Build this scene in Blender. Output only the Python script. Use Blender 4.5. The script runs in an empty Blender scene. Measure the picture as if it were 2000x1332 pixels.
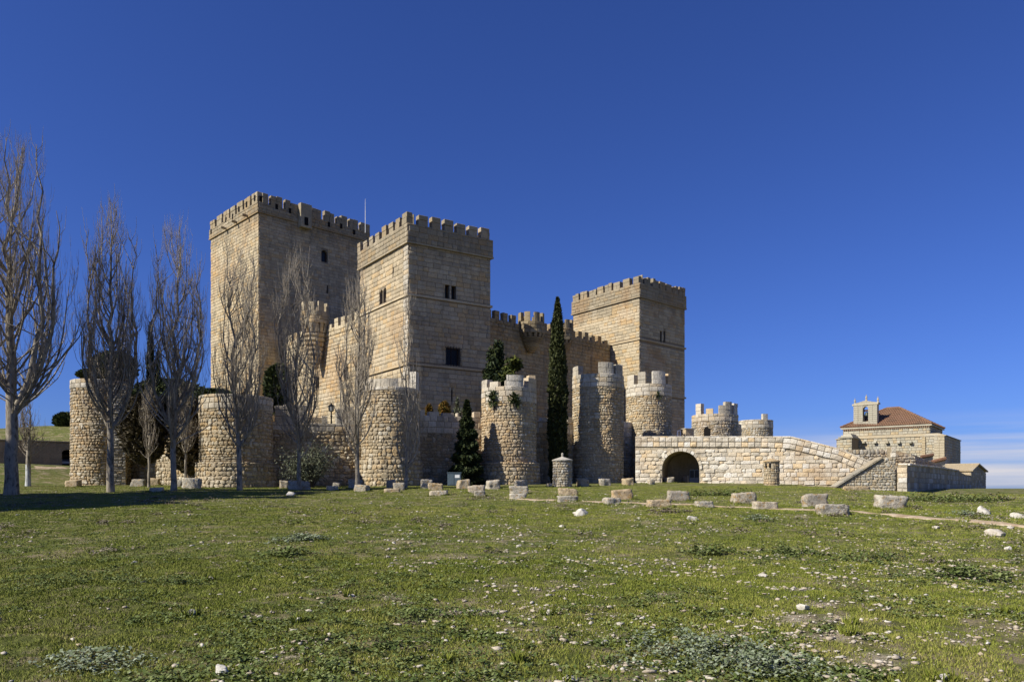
import bpy, math, random
import numpy as np
from mathutils import Matrix, Vector, noise as mnoise
PI = math.pi
rnd = random.Random(7)
rng = np.random.default_rng(11)

# ------------------------------------------------------------------ camera, sky, sun, exposure
SC = bpy.context.scene
COL = SC.collection
F, HZ = 1480.0, 955.0            # focal length and eye level, in pixels of the 2000 px wide photograph
cam_d = bpy.data.cameras.new('camera'); cam = bpy.data.objects.new('camera', cam_d); COL.objects.link(cam)
cam_d.sensor_width = 36.0; cam_d.lens = 36.0 * F / 2000.0
cam_d.shift_y = (HZ - 666.0) / 2000.0
cam_d.clip_start = 0.1; cam_d.clip_end = 9000
cam.location = (0, 0, 0); cam.rotation_euler = (PI / 2, 0, 0)
SC.camera = cam
SUN_EL = math.radians(39); SUN_H = Vector((-0.885, -0.465)).normalized()
SUN_V = Vector((SUN_H.x * math.cos(SUN_EL), SUN_H.y * math.cos(SUN_EL), math.sin(SUN_EL)))
w = bpy.data.worlds.new('World'); SC.world = w; w.use_nodes = True
nt = w.node_tree; nt.nodes.clear()
def wn(t, **k):
    n = nt.nodes.new(t)
    for a, b in k.items(): setattr(n, a, b)
    return n
sky = wn('ShaderNodeTexSky', sky_type='NISHITA', sun_disc=False)
sky.sun_elevation = SUN_EL
sky.sun_rotation = math.atan2(SUN_H.x, SUN_H.y)
sky.altitude = 800; sky.air_density = 1.0; sky.dust_density = 0.7; sky.ozone_density = 4.0
bg = wn('ShaderNodeBackground'); bg.inputs[1].default_value = 0.062
out = wn('ShaderNodeOutputWorld')
tint = wn('ShaderNodeMix', data_type='RGBA', blend_type='MULTIPLY'); tint.inputs[0].default_value = 1
tint.inputs[7].default_value = (0.455, 0.64, 1.27, 1)
tc = wn('ShaderNodeTexCoord'); mp = wn('ShaderNodeMapping'); mp.inputs['Scale'].default_value = (1.2, 1.2, 26)
ns = wn('ShaderNodeTexNoise'); ns.inputs['Scale'].default_value = 1.6; ns.inputs['Detail'].default_value = 7; ns.inputs['Roughness'].default_value = .55
r1 = wn('ShaderNodeMapRange'); r1.inputs[1].default_value = .32; r1.inputs[2].default_value = .60
sep = wn('ShaderNodeSeparateXYZ')
r2 = wn('ShaderNodeMapRange', interpolation_type='SMOOTHSTEP'); r2.inputs[1].default_value = .092; r2.inputs[2].default_value = .045
r3 = wn('ShaderNodeMapRange', interpolation_type='SMOOTHSTEP'); r3.inputs[1].default_value = .22; r3.inputs[2].default_value = .5
m1 = wn('ShaderNodeMath', operation='MULTIPLY'); m2 = wn('ShaderNodeMath', operation='MULTIPLY'); m3 = wn('ShaderNodeMath', operation='MULTIPLY'); m3.inputs[1].default_value = .95
cm = wn('ShaderNodeMix', data_type='RGBA'); cm.inputs[7].default_value = (8.0, 7.8, 8.3, 1)
L = nt.links.new
L(tc.outputs['Generated'], mp.inputs[0]); L(mp.outputs[0], ns.inputs['Vector']); L(ns.outputs[0], r1.inputs[0])
L(tc.outputs['Generated'], sep.inputs[0]); L(sep.outputs[2], r2.inputs[0]); L(sep.outputs[0], r3.inputs[0])
L(r1.outputs[0], m1.inputs[0]); L(r2.outputs[0], m1.inputs[1]); L(m1.outputs[0], m2.inputs[0]); L(r3.outputs[0], m2.inputs[1]); L(m2.outputs[0], m3.inputs[0])
L(sky.outputs[0], tint.inputs[6]); L(tint.outputs[2], cm.inputs[6]); L(m3.outputs[0], cm.inputs[0]); L(cm.outputs[2], bg.inputs[0]); L(bg.outputs[0], out.inputs[0])
sd = bpy.data.lights.new('sun', 'SUN'); so = bpy.data.objects.new('sun', sd); COL.objects.link(so)
sd.energy = 5.0; sd.angle = math.radians(.5); sd.color = (1.0, .955, .86)
so.rotation_euler = SUN_V.to_track_quat('Z', 'Y').to_euler(); so.location = (-40, -20, 60)
SC.view_settings.view_transform = 'Standard'; SC.view_settings.look = 'None'
SC.view_settings.exposure = 0.5; SC.view_settings.gamma = 1; SC.view_settings.use_curve_mapping = False
try: SC.cycles.use_denoising = True
except Exception: pass
SC.cycles.max_bounces = 6

# ------------------------------------------------------------------ small helpers
def P(px, py, Y): return Vector(((px - 1000) / F * Y, Y, (HZ - py) / F * Y))
def XP(px, Y): return (px - 1000) / F * Y
def ZP(py, Y): return (HZ - py) / F * Y
def sstep(a, b, x):
    t = np.clip((x - a) / (b - a), 0, 1); return t * t * (3 - 2 * t)
def gz(x, y):
    """terrain height; eye level is 0"""
    x = np.asarray(x, float); y = np.asarray(y, float)
    base = np.interp(y, [-60, 0, 6, 15, 25, 38, 50, 57, 64, 70, 90, 160, 600, 4000], [-3.6, -1.8, -1.60, -1.26, -.86, -.42, .0, .2, .44, .62, .7, -2, -22, -6])
    base = base - sstep(20, 34, x) * .62 * sstep(30, 60, y) * (1 - sstep(150, 300, y))
    base = base - sstep(60, 120, x) * 2 * (1 - sstep(300, 600, y))
    base = base + 1.75 * sstep(33.2, 46, -x) * sstep(50, 66, y) * (1 - sstep(150, 300, y))
    base = base + .06 * np.sin(x * .31 + y * .17) * sstep(4, 20, y) * (1 - sstep(45, 60, y))
    return base
def G(x, y): return float(gz(x, y))
def tagit(o, label=None, cat=None, group=None, kind=None):
    if label: o['label'] = label
    if cat: o['category'] = cat
    if group: o['group'] = group
    if kind: o['kind'] = kind
    return o
def thing(name, loc, label, cat, group=None):
    o = bpy.data.objects.new(name, None); o.location = loc; o.empty_display_size = .3; COL.objects.link(o)
    return tagit(o, label, cat, group)
def link(name, me, parent=None, mat=None):
    if mat is not None and not me.materials: me.materials.append(mat)
    o = bpy.data.objects.new(name, me); COL.objects.link(o)
    if parent is not None:
        o.parent = parent
        p = Vector((0, 0, 0)); q = parent
        while q is not None: p += q.location; q = q.parent
        o.location = -p
    return o
class MB:
    def __init__(s): s.v = []; s.f = []
    def poly(s, *pts):
        n = len(s.v); s.v += [tuple(p) for p in pts]; s.f.append(tuple(range(n, n + len(pts))))
    def box(s, c, ax, ay, az):
        """c centre, ax ay az half-axis vectors (right handed)"""
        c, ax, ay, az = Vector(c), Vector(ax), Vector(ay), Vector(az)
        n = len(s.v)
        for k in range(8):
            s.v.append(tuple(c + ax * (1 if k & 1 else -1) + ay * (1 if k & 2 else -1) + az * (1 if k & 4 else -1)))
        for f in ((0, 2, 3, 1), (4, 5, 7, 6), (0, 1, 5, 4), (2, 6, 7, 3), (0, 4, 6, 2), (1, 3, 7, 5)): s.f.append(tuple(n + i for i in f))
    def aabb(s, x0, x1, y0, y1, z0, z1):
        s.box(((x0 + x1) / 2, (y0 + y1) / 2, (z0 + z1) / 2), ((x1 - x0) / 2, 0, 0), (0, (y1 - y0) / 2, 0), (0, 0, (z1 - z0) / 2))
    def rough(s, c, ax, ay, az, j=.04, bev=.12):
        """a chamfered, slightly uneven block"""
        c, A = Vector(c), [Vector(ax), Vector(ay), Vector(az)]
        n = len(s.v); idx = {}
        jit = {(i, q): (1 + rnd.uniform(-j, j)) for i in range(3) for q in (-1, 1)}
        for sx in (-1, 1):
            for sy in (-1, 1):
                for sz in (-1, 1):
                    S = (sx, sy, sz)
                    for k in range(3):
                        cc = Vector(c)
                        for i in range(3):
                            l = A[i].length; m = min(A[0].length, A[1].length, A[2].length) * bev
                            fct = 1 if i == k else 1 - m / max(l, 1e-6)
                            cc += A[i] * S[i] * fct * (1 + rnd.uniform(-j, j) * .5) * jit[(i, S[i])]
                        idx[(S, k)] = len(s.v); s.v.append(tuple(cc))
        def face(ks):
            s.f.append(tuple(ks))
        for k in range(3):
            a, b = [(1, 2), (2, 0), (0, 1)][k]
            for sg in (-1, 1):
                q = []
                for (u, v) in ((-1, -1), (1, -1), (1, 1), (-1, 1)):
                    S = [0, 0, 0]; S[k] = sg; S[a] = u; S[b] = v; q.append(idx[(tuple(S), k)])
                face(q if sg > 0 else q[::-1])
        for k in range(3):            # edge chamfers run along axis k
            a, b = [(1, 2), (2, 0), (0, 1)][k]
            for u in (-1, 1):
                for v in (-1, 1):
                    S0 = [0, 0, 0]; S0[k] = -1; S0[a] = u; S0[b] = v; S1 = list(S0); S1[k] = 1
                    q = [idx[(tuple(S0), a)], idx[(tuple(S1), a)], idx[(tuple(S1), b)], idx[(tuple(S0), b)]]
                    face(q if u * v < 0 else q[::-1])
        for sx in (-1, 1):
            for sy in (-1, 1):
                for sz in (-1, 1):
                    S = (sx, sy, sz); q = [idx[(S, 0)], idx[(S, 1)], idx[(S, 2)]]
                    face(q if sx * sy * sz > 0 else q[::-1])
    def arc(s, c, r0, r1, z0, z1, a0, a1, n, R0=None, R1=None):
        """ring segment: r0 inner, r1 outer at z0; R0, R1 the same at z1"""
        R0 = r0 if R0 is None else R0; R1 = r1 if R1 is None else R1
        b = len(s.v)
        full = abs(a1 - a0) > 2 * PI - 1e-4
        for i in range(n + 1):
            a = a0 + (a1 - a0) * i / n; x, y = math.cos(a), math.sin(a)
            s.v += [(c[0] + x * r0, c[1] + y * r0, z0), (c[0] + x * r1, c[1] + y * r1, z0), (c[0] + x * R1, c[1] + y * R1, z1), (c[0] + x * R0, c[1] + y * R0, z1)]
        for i in range(n):
            p, q = b + 4 * i, b + 4 * i + 4
            s.f += [(p, p + 1, q + 1, q)[::-1], (p + 1, p + 2, q + 2, q + 1)[::-1], (p + 2, p + 3, q + 3, q + 2)[::-1], (p + 3, p, q, q + 3)[::-1]]
        if not full:
            q = b + 4 * n; s.f += [(b, b + 3, b + 2, b + 1)[::-1], (q, q + 1, q + 2, q + 3)[::-1]]
    def prism(s, pts, d):
        """planar outline pts (3D, counter clockwise seen from the front) pushed back by vector d"""
        d = Vector(d); n = len(s.v); m = len(pts)
        s.v += [tuple(p) for p in pts] + [tuple(Vector(p) + d) for p in pts]
        s.f.append(tuple(range(n, n + m))); s.f.append(tuple(range(n + 2 * m - 1, n + m - 1, -1)))
        for i in range(m):
            j = (i + 1) % m; s.f.append((n + j, n + i, n + m + i, n + m + j))
    def tube(s, pts, rad, n=5, cap=True):
        b = len(s.v); m = len(pts); up0 = None
        for i, p in enumerate(pts):
            p = Vector(p); t = (Vector(pts[min(i + 1, m - 1)]) - Vector(pts[max(i - 1, 0)])).normalized()
            if up0 is None: up0 = t.orthogonal().normalized()
            u = (up0 - t * up0.dot(t)).normalized(); v = t.cross(u); up0 = u
            for k in range(n):
                a = 2 * PI * k / n; s.v.append(tuple(p + (u * math.cos(a) + v * math.sin(a)) * rad[i]))
        for i in range(m - 1):
            for k in range(n):
                k2 = (k + 1) % n; s.f.append((b + i * n + k, b + i * n + k2, b + (i + 1) * n + k2, b + (i + 1) * n + k))
        if cap:
            s.f.append(tuple(b + k for k in range(n))[::-1]); s.f.append(tuple(b + (m - 1) * n + k for k in range(n)))
    def build(s, name, mat, parent=None, smooth=False):
        me = bpy.data.meshes.new(name); me.from_pydata(s.v, [], s.f); me.materials.append(mat)
        if smooth: me.polygons.foreach_set('use_smooth', [True] * len(me.polygons))
        me.update()
        return link(name, me, parent)
def np_mesh(name, V, Fc, mat, parent=None, attr=None, smooth=False, cols=None):
    """V (n,3), Fc (m,k) constant k"""
    V = np.asarray(V, np.float32); Fc = np.asarray(Fc, np.int32); k = Fc.shape[1]; m = len(Fc)
    me = bpy.data.meshes.new(name); me.vertices.add(len(V)); me.vertices.foreach_set('co', V.ravel())
    me.loops.add(m * k); me.loops.foreach_set('vertex_index', Fc.ravel())
    me.polygons.add(m); me.polygons.foreach_set('loop_start', np.arange(0, m * k, k, dtype=np.int32))
    me.update(calc_edges=True); me.materials.append(mat)
    if smooth: me.polygons.foreach_set('use_smooth', np.ones(m, bool))
    if attr is not None:
        a = me.attributes.new('tone', 'FLOAT', 'FACE'); a.data.foreach_set('value', np.asarray(attr, np.float32))
    return link(name, me, parent)

# ------------------------------------------------------------------ materials
def new_mat(name):
    m = bpy.data.materials.new(name); m.use_nodes = True; t = m.node_tree; b = t.nodes['Principled BSDF']
    b.inputs['Specular IOR Level'].default_value = .15; b.inputs['Roughness'].default_value = .9
    return m, t, b
class NT:
    def __init__(s, t): s.t = t
    def n(s, typ, **k):
        n = s.t.nodes.new(typ)
        for a, b in k.items(): setattr(n, a, b)
        return n
    def l(s, a, b): s.t.links.new(a, b)
    def noise(s, vec, scale, detail=4, rough=.55, dist=0):
        n = s.n('ShaderNodeTexNoise'); n.inputs['Scale'].default_value = scale; n.inputs['Detail'].default_value = detail
        n.inputs['Roughness'].default_value = rough; n.inputs['Distortion'].default_value = dist; s.l(vec, n.inputs['Vector']); return n.outputs[0]
    def rng(s, v, a, b, c=0, d=1, smooth=False):
        n = s.n('ShaderNodeMapRange'); 
        if smooth: n.interpolation_type = 'SMOOTHSTEP'
        for i, q in enumerate((a, b, c, d)): n.inputs[i + 1].default_value = q
        s.l(v, n.inputs[0]); return n.outputs[0]
    def math(s, op, a, b=None):
        n = s.n('ShaderNodeMath', operation=op)
        for i, q in enumerate((a, b)):
            if q is None: continue
            if isinstance(q, (int, float)): n.inputs[i].default_value = q
            else: s.l(q, n.inputs[i])
        return n.outputs[0]
    def ramp(s, v, cols, const=False):
        n = s.n('ShaderNodeValToRGB'); r = n.color_ramp
        if const: r.interpolation = 'CONSTANT'
        while len(r.elements) < len(cols): r.elements.new(.5)
        for i, (p, c) in enumerate(cols): r.elements[i].position = p; r.elements[i].color = (*c, 1)
        s.l(v, n.inputs[0]); return n.outputs[0]
    def mix(s, f, a, b, mode='MIX'):
        n = s.n('ShaderNodeMix', data_type='RGBA', blend_type=mode)
        for i, q in ((0, f), (6, a), (7, b)):
            if isinstance(q, (int, float)): n.inputs[i].default_value = q
            elif isinstance(q, tuple): n.inputs[i].default_value = (*q, 1)
            else: s.l(q, n.inputs[i])
        return n.outputs[2]
    def bump(s, h, strength, dist, b):
        n = s.n('ShaderNodeBump'); n.inputs['Strength'].default_value = strength; n.inputs['Distance'].default_value = dist
        s.l(h, n.inputs['Height']); s.l(n.outputs[0], b.inputs['Normal'])
def pos_of(q, scale=None):
    g = q.n('ShaderNodeNewGeometry')
    if scale is None: return g.outputs['Position']
    m = q.n('ShaderNodeMapping'); m.inputs['Scale'].default_value = scale; q.l(g.outputs['Position'], m.inputs[0]); return m.outputs[0]
def mul(c, k): return tuple(min(1, x * k) for x in c)
def stone_mat(name, base, spread=.35, warm=(.42, .23, .09), warm_amt=.35, grey=(.14, .125, .10), grey_amt=.4, streak=.3, lich=0.0, bump=.5, grain=1.0, top=None, pale=None):
    m, t, b = new_mat(name); q = NT(t); pos = pos_of(q)
    at = q.n('ShaderNodeAttribute', attribute_name='tone'); oi = q.n('ShaderNodeObjectInfo')
    tone = q.math('FRACT', q.math('ADD', at.outputs['Fac'], oi.outputs['Random']))
    d, l = mul(base, 1 - spread), mul(base, 1 + spread * .6)
    wv = (base[0] * 1.08, base[1] * .93, base[2] * .72)
    c = q.ramp(tone, [(0, d), (.18, mul(base, .9)), (.4, base), (.58, wv), (.75, mul(base, 1.08)), (1, pale or l)])
    big = q.noise(pos, .16, 4, .6); c = q.mix(q.math('MULTIPLY', q.rng(big, .5, .66, smooth=True), warm_amt), c, warm)
    mid = q.noise(pos, .55, 6, .65); c = q.mix(q.math('MULTIPLY', q.rng(mid, .52, .72), grey_amt), c, grey)
    st = q.noise(pos_of(q, (1.6, 1.6, .09)), 1.0, 5, .6); c = q.mix(q.math('MULTIPLY', q.rng(st, .52, .72), streak), c, mul(grey, .9))
    if top is not None:      # rain-blackened stone and lichen towards an exposed crest
        g2 = q.n('ShaderNodeSeparateXYZ'); q.l(pos, g2.inputs[0])
        hgt = q.math('ADD', g2.outputs[2], q.math('MULTIPLY', mid, 3.0))
        c = q.mix(q.math('MULTIPLY', q.rng(hgt, top + .3, top + 2.6, smooth=True), .45), c, (.13, .115, .085))
    rp = q.noise(pos, .33, 3, .5, .4); c = q.mix(q.math('MULTIPLY', q.rng(rp, .60, .63), .35), c, (min(1, base[0] * 1.2), min(1, base[1] * 1.24), min(1, base[2] * 1.35)))
    if lich:
        ln = q.noise(pos, 7, 6, .7); c = q.mix(q.math('MULTIPLY', q.rng(ln, .53, .62), lich), c, (.36, .21, .05))
        l2 = q.noise(pos, 11, 5, .7, 1); c = q.mix(q.math('MULTIPLY', q.rng(l2, .55, .62), lich), c, (.075, .07, .055))
    fine = q.noise(pos, 9 * grain, 8, .7); c = q.mix(1.0, c, q.ramp(fine, [(.25, (.62, .60, .57)), (.5, (.97, .97, .97)), (.75, (1.18, 1.17, 1.15))]), 'MULTIPLY')
    q.l(c, b.inputs['Base Color'])
    bh = q.math('ADD', q.noise(pos, 14 * grain, 6, .7), q.math('MULTIPLY', q.noise(pos, 3.5 * grain, 4, .6), 1.5))
    q.bump(bh, bump, .06 / grain, b)
    return m
def plain_mat(name, col, rough=.8, metal=0, var=.25, scale=4, bump=.2):
    m, t, b = new_mat(name); q = NT(t); pos = pos_of(q); b.inputs['Roughness'].default_value = rough; b.inputs['Metallic'].default_value = metal
    n = q.noise(pos, scale, 5, .6); q.l(q.mix(1.0, col, q.ramp(n, [(.3, (1 - var,) * 3), (.7, (1 + var * .4,) * 3)]), 'MULTIPLY'), b.inputs['Base Color'])
    if bump: q.bump(n, bump, .03, b)
    return m
M = {}
M['keep'] = stone_mat('keep_stone', (.455, .37, .235), .22, warm_amt=.28, grey_amt=.34, streak=.42, top=33.2)
M['tower'] = stone_mat('tower_stone', (.455, .37, .24), .22, warm_amt=.28, grey_amt=.3, streak=.38, top=22.8)
M['tower_far'] = stone_mat('far_tower_stone', (.455, .375, .245), .2, warm=(.44, .26, .11), warm_amt=.6, grey_amt=.2, streak=.2, top=23.6)
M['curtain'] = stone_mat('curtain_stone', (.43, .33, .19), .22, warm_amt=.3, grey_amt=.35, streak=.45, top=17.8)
M['sunny'] = stone_mat('sunlit_curtain_stone', (.47, .385, .25), .2, warm_amt=.35, grey_amt=.25, streak=.3)  # lit copy of the curtain stone: sunlight in its paler base, crest unblackened
M['ashlar'] = stone_mat('pale_ashlar', (.52, .46, .355), .22, warm_amt=.15, grey_amt=.45, streak=.45, pale=(.62, .57, .47))
M['rubble'] = stone_mat('ochre_rubble', (.47, .385, .255), .26, warm=(.45, .31, .17), warm_amt=.45, grey_amt=.5, streak=.4, bump=1.0, pale=(.60, .54, .42))
M['mortar'] = stone_mat('lime_mortar', (.41, .335, .22), .1, warm_amt=.25, grey_amt=.35, streak=.3, bump=.9)
M['joint'] = stone_mat('dark_joint', (.26, .205, .135), .1, warm_amt=.2, grey_amt=.3, streak=.2, bump=.6)
M['bridge'] = stone_mat('bridge_stone', (.63, .555, .43), .28, warm=(.43, .28, .14), warm_amt=.65, grey_amt=.38, streak=.25, bump=.7, pale=(.74, .70, .61))
M['bridge_mortar'] = stone_mat('bridge_mortar', (.46, .39, .28), .1, warm_amt=.3, grey_amt=.35, streak=.2, bump=.9)
M['grey'] = stone_mat('grey_rubble', (.38, .345, .27), .3, warm_amt=.2, grey_amt=.3, streak=.1, bump=.8, pale=(.55, .51, .43))
M['block'] = stone_mat('weathered_block', (.44, .40, .32), .18, warm_amt=.2, grey_amt=.4, streak=0, lich=.75, bump=1.0, grain=2.2)
M['chapel'] = stone_mat('chapel_stone', (.42, .385, .295), .16, warm_amt=.3, grey_amt=.2, streak=.15)
M['plaster'] = stone_mat('old_render', (.27, .21, .15), .1, warm_amt=.2, grey_amt=.45, streak=.3)
M['dark'] = plain_mat('dark_interior', (.012, .010, .009), 1, var=.2)
M['pane'] = plain_mat('window_glass', (.03, .035, .042), .25, var=.2, bump=0)
M['iron'] = plain_mat('black_iron', (.02, .02, .022), .5, .6)
M['wood'] = plain_mat('old_wood', (.10, .05, .022), .8, var=.5, scale=9)
M['tile'] = stone_mat('roof_tile', (.22, .125, .08), .5, warm=(.27, .18, .11), warm_amt=.5, grey=(.10, .08, .06), grey_amt=.6, streak=0, bump=.5, pale=(.34, .24, .16))
M['bell'] = plain_mat('bronze_bell', (.06, .07, .06), .5, .7)
M['white'] = plain_mat('white_paint', (.75, .75, .74), .6, var=.12)
M['cabinet'] = plain_mat('grey_blue_metal', (.10, .135, .16), .55, .1)
M['glasslamp'] = plain_mat('lantern_glass', (.35, .36, .33), .2, var=.1, bump=0)
def bark_mat(name, pale, dark, zt=None):
    m, t, b = new_mat(name); q = NT(t); pos = pos_of(q, (3, 3, 1.2)); n = q.noise(pos, 1.6, 6, .7, .6)
    c = q.ramp(n, [(.36, dark), (.52, pale), (.7, mul(pale, 1.25))]); q.l(c, b.inputs['Base Color']); q.bump(n, .7, .05, b); return m
M['bark'] = bark_mat('poplar_bark', (.29, .25, .19), (.085, .07, .05))
M['twig'] = bark_mat('poplar_twigs', (.36, .31, .24), (.15, .12, .085))
M['bark_brown'] = bark_mat('brown_bark', (.12, .095, .07), (.04, .03, .022))
M['limewash'] = bark_mat('limewashed_bark', (.5, .5, .48), (.2, .2, .18))
def leaf_mat(name, cols, scale=1.5, sub=0.0):
    m, t, b = new_mat(name); q = NT(t); pos = pos_of(q); at = q.n('ShaderNodeAttribute', attribute_name='tone')
    v = q.math('ADD', q.math('MULTIPLY', at.outputs['Fac'], .55), q.math('MULTIPLY', q.noise(pos, scale, 4, .6), .45))
    k = len(cols); q.l(q.ramp(v, [(.15 + .6 * i / (k - 1), c) for i, c in enumerate(cols)]), b.inputs['Base Color'])
    b.inputs['Roughness'].default_value = .65
    return m
M['cypress'] = leaf_mat('cypress_leaf', [(.018, .024, .008), (.04, .047, .014), (.075, .08, .025)])
M['fir'] = leaf_mat('fir_needles', [(.010, .018, .008), (.022, .034, .012), (.05, .06, .018)])
M['cedar'] = leaf_mat('cedar_needles', [(.015, .022, .008), (.05, .065, .015), (.13, .14, .03)])  # sunlight put into the colour: brighter needles for the cedar's lit boughs
M['olive'] = leaf_mat('olive_leaf', [(.05, .055, .03), (.10, .11, .065), (.19, .20, .13)])
M['thuja'] = leaf_mat('orange_thuja', [(.05, .06, .012), (.13, .10, .02), (.28, .14, .03)])
M['ivy'] = leaf_mat('ivy_leaf', [(.02, .028, .010), (.04, .055, .016), (.08, .095, .03)])
M['scrub'] = leaf_mat('scrub_twigs', [(.04, .035, .02), (.075, .06, .035), (.12, .10, .06)])
M['blade'] = leaf_mat('grass_blade', [(.080, .099, .013), (.145, .172, .022), (.21, .225, .036), (.34, .29, .10)], .45)
M['weed'] = leaf_mat('weed_leaf', [(.05, .075, .018), (.095, .125, .03), (.18, .205, .075)], .8)
M['thistle'] = leaf_mat('thistle_leaf', [(.09, .12, .05), (.17, .20, .11), (.29, .32, .22)], 2)
M['dry'] = leaf_mat('dry_stems', [(.10, .08, .055), (.17, .14, .10), (.25, .21, .15)], 2)
BARE = [(1560, 1215, .55), (1640, 1250, .5), (1700, 1290, .45), (1600, 1180, .4), (1060, 1195, .45), (940, 1195, .45), (1010, 1215, .35), (880, 1200, .3), (1200, 1240, .3), (1420, 1240, .3), (1550, 1150, .5), (1740, 1175, .4), (1090, 1330, .35), (980, 1300, .25),
        (760, 1165, .4), (380, 1190, .35), (1860, 1260, .35), (560, 1290, .25), (1300, 1180, .35), (1660, 1215, .5)]
def bare_of(x, y):
    b = np.zeros(np.shape(x))
    for (px, py, r) in BARE:
        Yc = 6.3
        for Yc in np.arange(5, 40, .1):
            if float(gz(XP(px, Yc), Yc)) >= ZP(py, Yc): break
        b = np.maximum(b, np.exp(-(((x - XP(px, Yc)) / (r * .85)) ** 2 + ((y - Yc) / (r * .6)) ** 2)))
    return b
def ground_mat():
    m, t, b = new_mat('grassy_ground'); q = NT(t); pos = pos_of(q)
    a = q.noise(pos, .35, 6, .65); f = q.noise(pos, 5, 8, .75); g = q.noise(pos, 1.4, 6, .7)
    c = q.ramp(f, [(.3, (.05, .058, .012)), (.46, (.09, .108, .02)), (.6, (.14, .155, .032)), (.75, (.19, .18, .06))])
    c = q.mix(q.rng(a, .42, .62, 0, .55), c, (.15, .135, .04))
    c = q.mix(q.math('MULTIPLY', q.rng(g, .50, .62), .75), c, (.30, .235, .15))
    at = q.n('ShaderNodeAttribute', attribute_name='bare'); c = q.mix(q.rng(q.math('ADD', at.outputs['Fac'], q.math('MULTIPLY', q.math('SUBTRACT', q.noise(pos, 4, 6, .7), .5), 1.6)), .35, .8, 0, .75), c, q.ramp(f, [(.3, (.27, .20, .125)), (.5, (.42, .34, .24)), (.7, (.56, .50, .39))]))
    h = q.n('ShaderNodeTexVoronoi'); h.inputs['Scale'].default_value = 1.3; q.l(pos, h.inputs['Vector'])
    q.l(c, b.inputs['Base Color']); q.bump(q.math('ADD', f, q.math('MULTIPLY', g, 2)), 1.0, .10, b); return m
M['ground'] = ground_mat()
def dirt_mat():
    m, t, b = new_mat('sandy_dirt'); q = NT(t); pos = pos_of(q); n = q.noise(pos, 3, 8, .7); g = q.noise(pos, .9, 4, .6)
    c = q.ramp(n, [(.3, (.22, .15, .085)), (.5, (.40, .30, .19)), (.7, (.56, .47, .34))])
    c = q.mix(q.rng(g, .55, .68, 0, .5), c, (.12, .11, .04)); q.l(c, b.inputs['Base Color']); q.bump(n, .9, .06, b); return m
M['dirt'] = dirt_mat()
def rock_mat():
    m, t, b = new_mat('limestone_rock'); q = NT(t); pos = pos_of(q); n = q.noise(pos, 8, 8, .7); at = q.n('ShaderNodeAttribute', attribute_name='tone')
    c = q.ramp(n, [(.3, (.28, .25, .19)), (.5, (.50, .46, .38)), (.7, (.70, .66, .58))])
    c = q.mix(q.math('MULTIPLY', at.outputs['Fac'], .55), c, (.33, .24, .14)); q.l(c, b.inputs['Base Color']); q.bump(n, .7, .03, b); return m
M['rock'] = rock_mat()

# ------------------------------------------------------------------ stone facing
def ashlar_variant(r):
    i = r.uniform(.02, .05); V = []
    c = [(-.5, -.5), (.5, -.5), (.5, .5), (-.5, .5)]
    jo = [(x + r.uniform(-.012, .012), y + r.uniform(-.03, .03)) for x, y in c]
    V += [(x, y, -.3) for x, y in jo]
    V += [(x * .995, y * .99, .66) for x, y in jo]
    V += [(x * (1 - 2 * i), y * (1 - 4 * i), 1 + r.uniform(-.18, .12)) for x, y in jo]
    V += [(r.uniform(-.2, .2), r.uniform(-.15, .15), 1.06 + r.uniform(0, .25))]
    Fc = []
    for k in range(4):
        j = (k + 1) % 4
        Fc += [(k, j, 4 + j), (k, 4 + j, 4 + k), (4 + k, 4 + j, 8 + j), (4 + k, 8 + j, 8 + k), (8 + k, 8 + j, 12)]
    return np.array(V), np.array(Fc)
def rubble_variant(r):
    n = r.choice((6, 7, 8)); V = []; o_ = r.uniform(0, 1); ang = [2 * PI * (k + o_ + r.uniform(-.3, .3)) / n for k in range(n)]
    rad = []
    for a in ang:
        sx, sy = abs(math.cos(a)), abs(math.sin(a)); sq = 1 / max(sx, sy)
        rad.append(.5 * (1 + .6 * (sq - 1)) * r.uniform(.84, 1.12))
    o = [(math.cos(a) * q, math.sin(a) * q) for a, q in zip(ang, rad)]
    V += [(x, y, -.3) for x, y in o] + [(x, y, .35 + r.uniform(-.1, .1)) for x, y in o]
    tx, ty = r.uniform(-.3, .3), r.uniform(-.35, .35)
    V += [(x * .78, y * .78, .86 + tx * x + ty * y + r.uniform(-.14, .14)) for x, y in o] + [(r.uniform(-.1, .1), r.uniform(-.1, .1), 1.05 + r.uniform(-.1, .1))]
    Fc = []
    for k in range(n):
        j = (k + 1) % n
        Fc += [(k, j, n + j), (k, n + j, n + k), (n + k, n + j, 2 * n + j), (n + k, 2 * n + j, 2 * n + k), (2 * n + k, 2 * n + j, 3 * n)]
    return np.array(V), np.array(Fc)
_r = random.Random(3)
VAR = {'ashlar': [ashlar_variant(_r) for _ in range(24)], 'rubble': [rubble_variant(_r) for _ in range(24)]}
VM = {}
def vmesh(kind, i, mk):
    if (kind, i, mk) not in VM:
        V, Fc = VAR[kind][i]; me = bpy.data.meshes.new('stone_' + kind); me.from_pydata(V.tolist(), [], Fc.tolist()); me.materials.append(M[mk]); me.update(); VM[(kind, i, mk)] = me
    return VM[(kind, i, mk)]
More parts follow.
